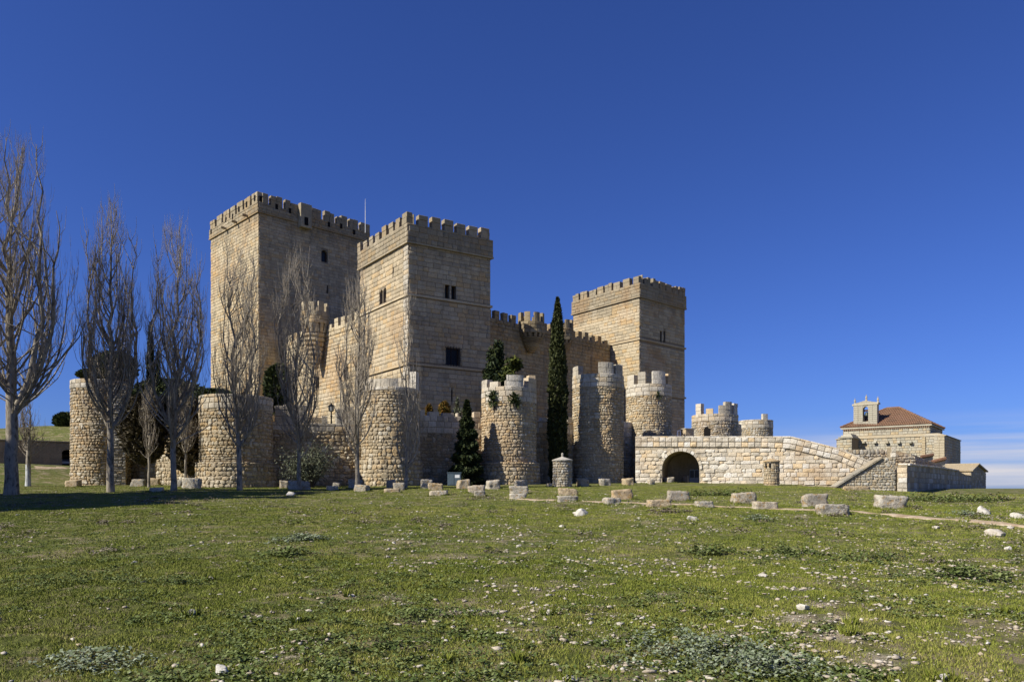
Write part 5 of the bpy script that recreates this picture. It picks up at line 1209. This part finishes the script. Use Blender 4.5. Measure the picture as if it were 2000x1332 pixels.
def ivy_on(T, R, px, Y, lst, label, seed):
    c = T[1]; g = np.random.default_rng(seed); tcam = math.atan2(-c[1], -c[0]); P_ = []
    for (p0, y0, rad, n) in lst:
        ph = math.asin(max(-1, min(1, (p0 - px) / (R / Y * F)))); a = tcam + ph; k = Y / F
        d = g.normal(size=(n, 3)) * rad * k * .55; P_.append(np.array([c[0] + math.cos(a) * (R + .15), c[1] + math.sin(a) * (R + .15), ZP(y0, Y - R)]) + d * [1, .6, 1.2] + np.stack([-np.abs(d[:, 2]) * 0, 0 * d[:, 0], 0 * d[:, 0]], 1))
    pts = np.vstack(P_); V, Fc, T_ = leaf_cloud(pts, .13, seed=seed); t = thing('ivy_plant', tuple(pts.mean(0)), label, 'ivy'); np_mesh('leaves', V, Fc, M['ivy'], t, T_)
    mb = MB()
    for (p0, y0, rad, n) in lst:
        ph = math.asin((p0 - px) / (R / Y * F)); a = tcam + ph; x, y = c[0] + math.cos(a) * (R + .1), c[1] + math.sin(a) * (R + .1); mb.tube([(x, y, ZP(y0 + 16, Y - R)), (x, y, ZP(y0 - 12, Y - R))], [.03, .02], 5)
    mb.build('stem', M['bark_brown'], t)
ivy_on(C4, 2.25, 994, 64, [(966, 772, 9, 260), (968, 784, 8, 160), (1002, 779, 8, 200), (1008, 785, 7, 120)], 'dark ivy sprays hanging from the white parapet of the round tower', 31)
ivy_on(C6, 2.2, 1267, 76, [(1283, 772, 5, 60)], 'tiny tuft growing from the parapet of the tower behind the bridge', 32)

# olive bush
def olive():
    c = Vector((XP(603, 54.5), 54.5, 0)); c.z = GN(c.x, c.y); t = thing('olive_bush', c, 'wide grey-green olive bush under the lantern wall', 'bush'); g = random.Random(5); mb = MB(); pts = []
    for i in range(70):
        a = g.uniform(0, 2 * PI); L_ = g.uniform(1.2, 2.5); tip = c + Vector((math.cos(a) * L_ * g.uniform(.45, 1.0) * 1.08, math.sin(a) * L_ * .7, g.uniform(1.1, 3.1) * (1 - .3 * (L_ > 2.1)))); m_ = c.lerp(tip, .5) + Vector((0, 0, .25)); base = c + Vector((g.uniform(-.3, .3), g.uniform(-.2, .2), -.1))
        mb.tube([base, m_, tip], [.04, .025, .008], 4)
        for k in range(85):
            s_ = g.uniform(.35, 1.05); q = (base.lerp(m_, s_ * 2) if s_ < .5 else m_.lerp(tip, (s_ - .5) * 2)) + Vector((g.gauss(0, .17), g.gauss(0, .17), g.gauss(0, .17))); pts.append(q[:])
    mb.build('branches', M['bark_brown'], t); V, Fc, T = leaf_cloud(np.array(pts), .085, np.array([[0, 0, 1.0]]).repeat(len(pts), 0), .7, 6); np_mesh('leaves', V, Fc, M['olive'], t, T)
olive()

# bare poplars
class Tubes:
    """fast collection of thin tubes"""
    def __init__(s): s.V = []; s.F = []; s.n = 0
    def add(s, pts, rad, k=3):
        pts = np.asarray(pts); m = len(pts); t = np.gradient(pts, axis=0); t /= np.linalg.norm(t, axis=1)[:, None] + 1e-9
        ref = np.array([.3, 1, .1]) if abs(t[0][1]) < .8 else np.array([1, .2, .1]); u = np.cross(t, ref); u /= np.linalg.norm(u, axis=1)[:, None]; v = np.cross(t, u); a = np.arange(k) * 2 * PI / k
        R = np.asarray(rad)[:, None, None]; W = pts[:, None] + (u[:, None] * np.cos(a)[None, :, None] + v[:, None] * np.sin(a)[None, :, None]) * R; s.V.append(W.reshape(-1, 3))
        i = np.arange(m - 1)[:, None] * k; j = np.arange(k)[None]; j2 = (j + 1) % k; s.F.append((np.stack([i + j, i + j2, i + k + j2, i + k + j], -1) + s.n).reshape(-1, 4)); s.n += m * k
    def build(s, name, mat, parent): return np_mesh(name, np.vstack(s.V), np.vstack(s.F), M[mat], parent, smooth=True)
def bez(p0, d0, p1, n, wob, g):
    """curve leaving p0 along d0 and turning up to p1"""
    L_ = np.linalg.norm(p1 - p0); a = p0 + d0 * L_ * .35; b = p1 - (np.array([0, 0, .55]) + .45 * (p1 - p0) / L_) * L_ * .4; t = np.linspace(0, 1, n)[:, None]
    c = (1 - t) ** 3 * p0 + 3 * (1 - t) ** 2 * t * a + 3 * (1 - t) * t * t * b + t ** 3 * p1; w_ = g.normal(size=(n, 3)) * wob * L_; w_[0] = 0; return c + w_ * np.minimum(1, np.linspace(0, 2, n))[:, None]
def poplar(label, px, ybase, ytop, yfork, wpx, trunk_px, Y, seed, nl=34, leaders=((0, 1.0),), env=None, dens=1.0, bark='bark', lime=False, group='bare poplars before the castle'):
    g = np.random.default_rng(seed); x0 = XP(px, Y); zb = GN(x0, Y) - .1; zt = ZP(ytop, Y); zf = ZP(yfork, Y); R = wpx / 2 * Y / F * 1.16; Ht = zt - zf
    t = thing('poplar_tree', (x0, Y, zb), label, 'tree', group); rt = trunk_px / 2 * Y / F
    ev = env or ([0, .12, .3, .6, .85, 1], [.25, .8, 1, .72, .38, .08])
    base = np.array([x0, Y, zb]); 
    # leaders
    lead = []; trunk = Tubes(); limbs = []; twigs = Tubes()
    main = None
    for li, (dx, hf) in enumerate(leaders):
        top = np.array([x0 + dx * R, Y + g.uniform(-.2, .2) * R * abs(dx), zf + Ht * hf])
        if li == 0:
            fork = np.array([x0 + g.uniform(-.06, .06), Y, zf]); n = 14
            p = np.vstack([np.linspace(base, fork, 5)[:-1] + g.normal(size=(4, 3)) * [.015, .015, 0], bez(fork, np.array([dx * .3, 0, 1.0]), top, n, .008, g)])
            rr = np.concatenate([np.array([rt * 1.25, rt * 1.04, rt, rt * .95]), rt * .85 * (1 - np.linspace(0, 1, n)) ** 1.1 + .014]); trunk.add(p, rr, 9); main = (p[4:], rr[4:]); lead.append(main)
        else:
            fk = main[0][int(g.integers(0, 3))]; d = np.array([np.sign(dx) * .6, g.uniform(-.4, .4), 1.0]); p = bez(fk, d / np.linalg.norm(d), top, 14, .008, g); rr = rt * .52 * (1 - np.linspace(0, 1, 14)) ** .9 + .013; trunk.add(p, rr, 7); lead.append((p, rr))
    trunk.build('trunk', bark, t)
    if lime:
        tb = Tubes(); tb.add(np.linspace(base, base + [0, 0, 1.7], 4), [rt * 1.3, rt * 1.09, rt * 1.05, rt * 1.03], 10); tb.build('limewash_band', 'limewash', t)
    def at(L_, s_):
        p, r = L_; i = min(int(s_ * (len(p) - 1)), len(p) - 2); f_ = s_ * (len(p) - 1) - i; return p[i] * (1 - f_) + p[i + 1] * f_, r[i] * (1 - f_) + r[i + 1] * f_, (p[i + 1] - p[i])
    def twig(p0, d, L_, r):
        tip = p0 + d * L_ * .42 + np.array([0, 0, L_ * .85]); c = bez(p0, d, tip, 4, .02, g); twigs.add(c, [r, r * .8, r * .55, r * .3], 3)
    for i in range(int(nl * 1.35)):
        L_ = lead[0] if len(lead) == 1 or g.random() < .5 else lead[int(g.integers(0, len(lead)))]
        s_ = g.random() ** 1.5 * .86; p0, r0, _ = at(L_, s_); th = g.uniform(0, 2 * PI); h0 = (p0[2] - zf) / Ht
        Ln = Ht * g.uniform(.12, .54) * (1 - h0 * .62); h1 = min(h0 + Ln / Ht, .97); rad = R * np.interp(h1, *ev) * g.uniform(.55, 1.0) * (1.12 if s_ < .1 else 1)
        tip = np.array([x0 + math.cos(th) * rad, Y + math.sin(th) * rad, zf + h1 * Ht]); tip[:2] = tip[:2] * .8 + .2 * np.array([p0[0] + math.cos(th) * rad, p0[1] + math.sin(th) * rad])
        d = np.array([math.cos(th), math.sin(th), .75 if s_ < .12 else 1.35]); d /= np.linalg.norm(d); c = bez(p0, d, tip, 9, .005, g); rl = min(r0 * .5, .012 + .0078 * Ln); rr = rl * (1 - np.linspace(0, 1, 9)) ** .7 + .009; tb = Tubes(); tb.add(c, rr, 5); tb.build('limb', bark if rl > .05 else 'twig', t)
        nb = int(Ln * 2.3 * dens) + 2
        for k in range(nb):
            q0, q1, dr = at((c, rr), g.uniform(.12, .97)); a = g.uniform(0, 2 * PI); d2 = np.array([math.cos(a), math.sin(a), 1.1]); d2 /= np.linalg.norm(d2); L2 = g.uniform(.5, 1.6) * (Ln / 4) ** .5 * 1.15
            tip2 = q0 + d2 * L2 * .38 + np.array([0, 0, L2 * .85]); c2 = bez(q0, d2, tip2, 5, .012, g); r2_ = min(q1 * .7, .0145); twigs.add(c2, [r2_, r2_ * .85, r2_ * .7, r2_ * .5, r2_ * .3], 3)
            for m_ in range(int(1.6 * dens + g.random() * 2.4)):
                e0, e1, _ = at((c2, np.full(5, r2_)), g.uniform(.2, .95)); a = g.uniform(0, 2 * PI); d3 = np.array([math.cos(a), math.sin(a), .9]); d3 /= np.linalg.norm(d3); twig(e0, d3, g.uniform(.25, .8), .009)
    for L_ in lead:
        for k in range(int(46 * dens)):
            q0, q1, _ = at(L_, g.uniform(.03, .99)); a = g.uniform(0, 2 * PI); d2 = np.array([math.cos(a), math.sin(a), .9]); d2 /= np.linalg.norm(d2); twig(q0, d2, g.uniform(.5, 1.6), .016)
    o = twigs.build('twigs', 'twig', t); o['kind'] = 'stuff'; return t
poplar('largest bare poplar, at the left edge, many thick upright limbs', 22, 950, 262, 815, 290, 23, 42, 41, 66, ((-.05, 1.0), (.33, .97), (.62, .72), (-.45, .92)), ([0, .06, .2, .45, .72, 1], [.7, 1, .95, .72, .5, .2]), 1.0)
poplar('slender bare poplar in front of the first round tower', 216, 951, 385, 842, 134, 13, 45, 42, 52, ((0, 1.0), (-.5, .86), (.5, .84)), ([0, .06, .16, .4, .7, 1], [.7, 1, 1, .78, .5, .2]), 1.0)
poplar('double-stemmed bare poplar with whitish fork', 340, 950, 437, 878, 144, 11, 46, 43, 54, ((.12, 1.0), (.62, .84), (-.42, .90)), ([0, .06, .16, .4, .7, 1], [.7, 1, 1, .85, .6, .25]), 1.0)
poplar('bare poplar in front of the keep, forking low', 468, 948, 468, 880, 126, 10, 47, 44, 46, ((-.3, 1.0), (.35, .92)), ([0, .06, .2, .4, .7, 1], [.7, 1, .95, .75, .6, .3]), 1.0)
poplar('bare poplar behind the trough block, before the lit curtain wall', 584, 945, 500, 897, 112, 8, 49, 45, 46, ((-.1, 1.0), (.3, .97), (-.5, .9)), ([0, .06, .2, .4, .7, 1], [.6, .95, 1, .8, .55, .3]), .9)
poplar('bare poplar with straight dark trunk before the central tower', 699, 945, 543, 893, 102, 9, 49, 46, 44, ((0, 1.0), (-.35, .94)), ([0, .06, .2, .4, .7, 1], [.6, .95, 1, .8, .5, .25]), .9)
poplar('thin pale poplar against the sunlit corner of the central tower', 793, 950, 560, 920, 66, 6, 52, 47, 20, ((.05, 1.0),), ([0, .2, .5, .8, 1], [.5, 1, .8, .35, .1]), .6)
poplar('young whitewashed tree behind the largest poplar', 55, 938, 785, 895, 62, 9, 56, 48, 24, ((.1, 1.0), (-.3, .9)), None, .8, lime=True, group='young trees')
poplar('thin tree between the second and third poplars with pale foot', 291, 950, 760, 900, 50, 5, 53, 49, 20, ((0, 1.0),), None, .7, group='young trees')
poplar('thin whitish-stemmed sapling right of the double-stemmed poplar', 362, 945, 760, 890, 56, 5, 54, 50, 22, ((0, 1.0),), None, .7, group='young trees')
# evergreens standing outside the picture on the left: their shade lies across the lawn
def pine(label, x, y, h, R, seed):
    zb = GN(x, y); t = thing('pine_tree', (x, y, zb), label, 'tree', 'pines left of the lawn'); mb = MB(); mb.tube([(x, y, zb - .2), (x + .2, y, zb + h * .55), (x + .1, y, zb + h * .95)], [.32, .22, .06], 8); mb.build('trunk', M['bark_brown'], t)
    g = np.random.default_rng(seed); n = 13000; hh = g.uniform(.16, 1, n); th = g.uniform(0, 2 * PI, n); rr = R * np.interp(hh, [.16, .3, .6, 1], [.8, 1, .95, .4]) * np.sqrt(g.random(n)) * (1 + .2 * np.sin(th * 5 + hh * 20))
    V, Fc, T = leaf_cloud(np.stack([x + rr * np.cos(th), y + rr * np.sin(th), zb + hh * h], 1), .34, seed=seed); np_mesh('crown', V, Fc, M['fir'], t, T)
for i, (x, y, h, R) in enumerate(((-38.5, 19.5, 22, 3.0), (-39.5, 23, 26, 3.2), (-41, 27, 27, 3.4), (-40, 31, 26, 3.4), (-41.5, 34.5, 15, 3.2), (-44.5, 23, 27, 3.4))):
    pine(['lowest bushy pine outside the left edge', 'second lowest pine outside the left edge', 'medium pine in the row outside the left edge', 'tallest pine outside the left edge', 'tall pine at the far end of the row outside the left edge', 'tall pine standing behind the row outside the left edge'][i], x, y, h, R, 60 + i)

# ------------------------------------------------------------------ grass, weeds, pebbles
PA = np.array([p[:] for p in PATH])
def dist_path(x, y):
    d = np.full(len(x), 99.0)
    for i in range(0, len(PA), 3): d = np.minimum(d, np.hypot(x - PA[i, 0], y - PA[i, 1]))
    return d
def scatter(n, y0, y1, power=1.0, seed=0, margin=1.06, pad=0.5):
    g = np.random.default_rng(seed); Y = np.sqrt(g.uniform(y0 ** 2, y1 ** 2, n)) if power == 1 else y0 * (y1 / y0) ** g.random(n); X = (g.random(n) * 2 - 1) * (Y * 1000 / F * margin + pad); return X, Y
def patch(x, y, s, seed): return np.array([mnoise.noise((a * s, b * s, seed)) for a, b in zip(x, y)])
GRIDN = {}
def fastpatch(x, y, s, seed):
    """value noise on a lattice, vectorised"""
    key = (seed,)
    if key not in GRIDN: GRIDN[key] = np.random.default_rng(seed + 500).random((256, 256))
    T = GRIDN[key]; u, v = x * s + 400, y * s + 400; i, j = np.floor(u).astype(int), np.floor(v).astype(int); fu, fv = u - i, v - j; fu = fu * fu * (3 - 2 * fu); fv = fv * fv * (3 - 2 * fv)
    q = lambda a, b: T[a % 256, b % 256]; return (q(i, j) * (1 - fu) + q(i + 1, j) * fu) * (1 - fv) + (q(i, j + 1) * (1 - fu) + q(i + 1, j + 1) * fu) * fv
def fbm(x, y, s, seed): return fastpatch(x, y, s, seed) * .5 + fastpatch(x, y, s * 2.1, seed + 1) * .3 + fastpatch(x, y, s * 4.3, seed + 2) * .2
def blades(name, mat, X, Y, hgt, wid, lean, seed, label, tone):
    g = np.random.default_rng(seed); n = len(X); Z = gzn(X, Y); a = g.uniform(0, 2 * PI, n); b = g.uniform(0, 2 * PI, n); L_ = lean * g.uniform(.2, 1, n)
    base = np.stack([X, Y, Z - .01], 1); d = np.stack([np.cos(a), np.sin(a), 0 * a], 1) * wid[:, None]; tip = base + np.stack([np.cos(b) * L_ * hgt, np.sin(b) * L_ * hgt, hgt * np.sqrt(np.clip(1 - (L_ * .8) ** 2, .1, 1))], 1)
    V = np.stack([base - d, base + d, tip], 1).reshape(-1, 3); o = np_mesh(name, V, np.arange(n * 3).reshape(-1, 3), M[mat], attr=tone); tagit(o, label, 'grass', kind='stuff'); return o
def lawn():
    Xs, Ys = [], []
    for n, a, b, sd_ in ((420000, 4.8, 14, 1), (420000, 14, 30, 2), (260000, 30, 58, 3)): x, y = scatter(n, a, b, seed=sd_); Xs.append(x); Ys.append(y)
    X, Y = np.concatenate(Xs), np.concatenate(Ys); g = np.random.default_rng(9); d = fbm(X, Y, .9, 1); fine = fbm(X, Y, 3.5, 11)
    bare = fbm(X, Y, .45, 41) * .6 + fbm(X, Y, 2.6, 45) * .4 + .16 * np.clip(X / Y * 1.2, -.4, .7) * (Y < 16) + .14 * bare_of(X, Y)
    keep_ = (g.random(len(X)) < np.clip((d * .5 + fine * .7 - .36) * 4.2, .06, 1)) & (g.random(len(X)) > np.clip((bare - .60) * 9, 0, .93)) & (dist_path(X, Y) > .28); X, Y, d, fine = X[keep_], Y[keep_], d[keep_], fine[keep_]
    h = (.012 + .036 * fine + .016 * g.random(len(X))) * (1 + .3 * sstep(20, 40, Y)); wv = .0035 + .0011 * np.minimum(Y, 30) * .33
    big = fbm(X, Y, .25, 31) * .55 + fbm(X, Y, 1.3, 35) * .45; tone = np.clip(.05 + .5 * g.random(len(X)) + .9 * (big - .42) + .5 * (fine - .45) + .3 * (g.random(len(X)) > .92), 0, 1)
    blades('grass', 'blade', X, Y, h, wv * g.uniform(.7, 1.3, len(X)), .9, 4, 'short green lawn grass over the whole foreground', tone)
lawn()
def tall_grass():
    g = np.random.default_rng(303); X, Y = [], []
    for o in [q for q in bpy.data.objects if q.get('category') in ('stone block', 'rock', 'stone slab', 'base stone')]:
        n = 520 if o.get('category') != 'rock' else 120; bb = np.array(o.bound_box); hx, hy = (bb[:, 0].max() - bb[:, 0].min()) / 2, (bb[:, 1].max() - bb[:, 1].min()) / 2
        a = g.uniform(0, 2 * PI, n); r = 1.0 + np.abs(g.normal(size=n)) * .16; X.append(o.location.x + np.sign(np.cos(a)) * np.abs(np.cos(a)) ** .6 * hx * r); Y.append(o.location.y + np.sign(np.sin(a)) * np.abs(np.sin(a)) ** .6 * hy * r)
    for px in range(1245, 1760, 1):
        Yq = 67.6 - (px - 1245) / 515 * 7.4
        for k in range(7): X.append(np.array([XP(px + g.uniform(-1, 1), Yq)])); Y.append(np.array([Yq - .12 - abs(g.normal()) * .12]))
    X, Y = np.concatenate(X), np.concatenate(Y); k = fbm(X, Y, 1.1, 91) > .42; X, Y = X[k], Y[k]; n = len(X)
    blades('long_grass', 'blade', X, Y, g.uniform(.05, .15, n), np.full(n, .012), .8, 8, 'longer grass growing round the feet of stones and walls', g.uniform(0, .75, n))
tall_grass()
def leafy(name, mat, centers, radii, nper, size, label, seed, cat='weeds', kind='stuff', group=None, rise=.5, root=None):
    g = np.random.default_rng(seed); C_ = np.repeat(np.array(centers), nper, 0); R_ = np.repeat(np.array(radii), nper); n = len(C_); a = g.uniform(0, 2 * PI, n); r = np.sqrt(g.random(n)) * R_ * (1.0 + .0 * a)
    if kind is None: r = r * (1 + .35 * np.sin(a * 2 + seed) + .25 * np.sin(a * 5 + seed * 2)) * (.55 + .6 * g.random(n))
    x, y = C_[:, 0] + r * np.cos(a) * (1.25 if kind is None else 1), C_[:, 1] + r * np.sin(a); z = gzn(x, y) + g.random(n) ** 1.3 * R_ * rise * (1 - (r / R_) ** 2 * .8) + .006
    if kind is None:
        k_ = fbm(x, y, 4.0, seed) > .43; x, y, z, n = x[k_], y[k_], z[k_], int(k_.sum())
    s = size * g.uniform(.6, 1.4, n); th = g.uniform(0, 2 * PI, n); el = g.uniform(-.1, .9, n); D = np.stack([np.cos(th) * np.cos(el), np.sin(th) * np.cos(el), np.sin(el)], 1); W_ = np.stack([-np.sin(th), np.cos(th), g.uniform(-.4, .4, n)], 1) * .3
    p = np.stack([x, y, z], 1); V = np.stack([p, p + (D * .5 + W_ ) * s[:, None], p + D * s[:, None] + np.array([0, 0, -.2]) * s[:, None], p + (D * .5 - W_) * s[:, None]], 1).reshape(-1, 3)
    if root:
        t = thing(name, root, label, cat, group); np_mesh('leaves', V, np.arange(n * 4).reshape(-1, 4), M[mat], t, attr=g.random(n)); return t
    o = np_mesh(name, V, np.arange(n * 4).reshape(-1, 4), M[mat], attr=g.random(n))
    return tagit(o, label, cat, group, kind)
def weeds():
    g = np.random.default_rng(77); x, y = scatter(5200, 5, 32, power=2, seed=78); d = fbm(x, y, .8, 51); k = d > .5; x, y = x[k], y[k]; k = dist_path(x, y) > .5; x, y = x[k], y[k]
    leafy('weeds', 'weed', np.stack([x, y], 1), g.uniform(.05, .2, len(x)), 26, .042, 'broad-leaved weeds scattered through the lawn', 79, rise=.45)
    x, y = scatter(420, 14, 44, seed=80); d = fbm(x, y, .5, 55); k = (d > .55) & (dist_path(x, y) > .5); x, y = x[k], y[k]
    leafy('undergrowth', 'dry', np.stack([x, y], 1), g.uniform(.15, .45, len(x)), 60, .07, 'dry grey-brown low undergrowth in the lawn', 81, rise=.5)
weeds()
for i, (px, py, r, nn, mat, lab) in enumerate([
    (1380, 1290, .62, 1500, 'thistle', 'largest silvery thistle patch at the bottom edge, left half'), (1490, 1305, .5, 1100, 'thistle', 'silvery thistle patch at the bottom edge, right half'), (1310, 1255, .4, 700, 'thistle', 'upper left tuft of the silvery thistle patch'),
    (1150, 1200, .45, 800, 'weed', 'dark leafy weed mound left of the silvery thistle'), (585, 1056, .55, 600, 'thistle', 'grey-green weed clump in the left mid lawn'), (560, 1085, .5, 500, 'weed', 'dark weed clump below the grey-green one, left mid lawn'),
    (200, 1135, .5, 600, 'weed', 'dark weed clump in the left lawn'), (180, 1300, .45, 800, 'thistle', 'greyish weed patch in the bottom left corner'), (1880, 1005, .55, 420, 'thistle', 'rounded grey shrublet beside the pointed rock'), (1778, 993, .5, 380, 'dry', 'grey dry tuft at the right foot of the largest block'),
    (1640, 1003, .35, 250, 'weed', 'green tuft before the large near block'), (1310, 1001, .6, 420, 'dry', 'grey-brown tuft before the half-sunk block'), (1390, 1080, .5, 500, 'weed', 'dark green clump right of centre lawn'), (1540, 1082, .5, 500, 'weed', 'dark green clump in the right mid lawn'),
    (820, 1210, .4, 500, 'weed', 'dark weed clump left of centre near the bottom'), (1480, 1015, .5, 300, 'thistle', 'grey weeds below the long yellow-lichened block'), (1700, 1095, .6, 500, 'weed', 'broad weed clump in the right lawn'), (1900, 1130, .6, 700, 'weed', 'large weed clump near the right edge'), (345, 1140, .4, 500, 'weed', 'small dark weed mound in the left lawn')]):
    x, y, z = on_ground(px, py); leafy('thistle_clump' if mat == 'thistle' else 'weed_clump', mat, [(x, y)], [r], int(nn * 1.3), .042 if y < 12 else .075, lab, 90 + i, cat='weed clump', kind=None, group='weed clumps in the lawn', rise=.28, root=(x, y, z))
cc_ = [on_ground(px, 968)[:2] for px in range(1350, 1470, 12)] + [on_ground(px, 975 + (px % 7))[:2] for px in range(1780, 1960, 12)]
leafy('undergrowth', 'weed', cc_, [.55] * len(cc_), 110, .12, 'low green undergrowth beyond the path on the right', 140, rise=.7)
def pebbles():
    x, y = scatter(44000, 4.9, 46, power=2, seed=200); d = fbm(x, y, .55, 71); d2 = fbm(x, y, 2.2, 75); g = np.random.default_rng(201); right = np.clip((x / y + .65) * .7, .2, .9)
    bare = fbm(x, y, .45, 41) * .6 + fbm(x, y, 2.6, 45) * .4 + .16 * np.clip(x / y * 1.2, -.4, .7) * (y < 16) + .26 * bare_of(x, y)
    k = (g.random(len(x)) < np.clip((d * .6 + d2 * .6 - .60) * 8, .04, 1) * right + np.clip((bare - .58) * 7, 0, .9)); x, y = x[k], y[k]; n = len(x)
    V0, F0 = ICO1; s = .006 + .034 * g.random(n) ** 4.2 + .00045 * y * g.random(n); z = gzn(x, y) + .012; a = g.uniform(0, 2 * PI, n); ca, sa = np.cos(a), np.sin(a)
    sx, sy, sz = s * g.uniform(.9, 1.8, n), s * g.uniform(.7, 1.1, n), s * g.uniform(.3, .7, n); j = g.uniform(.5, 1.35, (n, len(V0), 1)); W_ = V0[None] * j * np.stack([sx, sy, sz], 1)[:, None]
    X_ = W_[..., 0] * ca[:, None] - W_[..., 1] * sa[:, None] + x[:, None]; Y_ = W_[..., 0] * sa[:, None] + W_[..., 1] * ca[:, None] + y[:, None]; Z_ = W_[..., 2] + z[:, None]
    V = np.stack([X_, Y_, Z_], -1).reshape(-1, 3); Fc = (F0[None] + (np.arange(n) * len(V0))[:, None, None]).reshape(-1, 3); o = np_mesh('pebbles', V, Fc, M['rock'], attr=np.repeat(g.random(n) ** .8 * 1.3, len(F0))); tagit(o, 'scattered white limestone pebbles in the grass', 'pebbles', kind='stuff')
pebbles()
print('tris about', sum(len(o.data.polygons) for o in bpy.data.objects if o.type == 'MESH'), 'objects', len(bpy.data.objects))
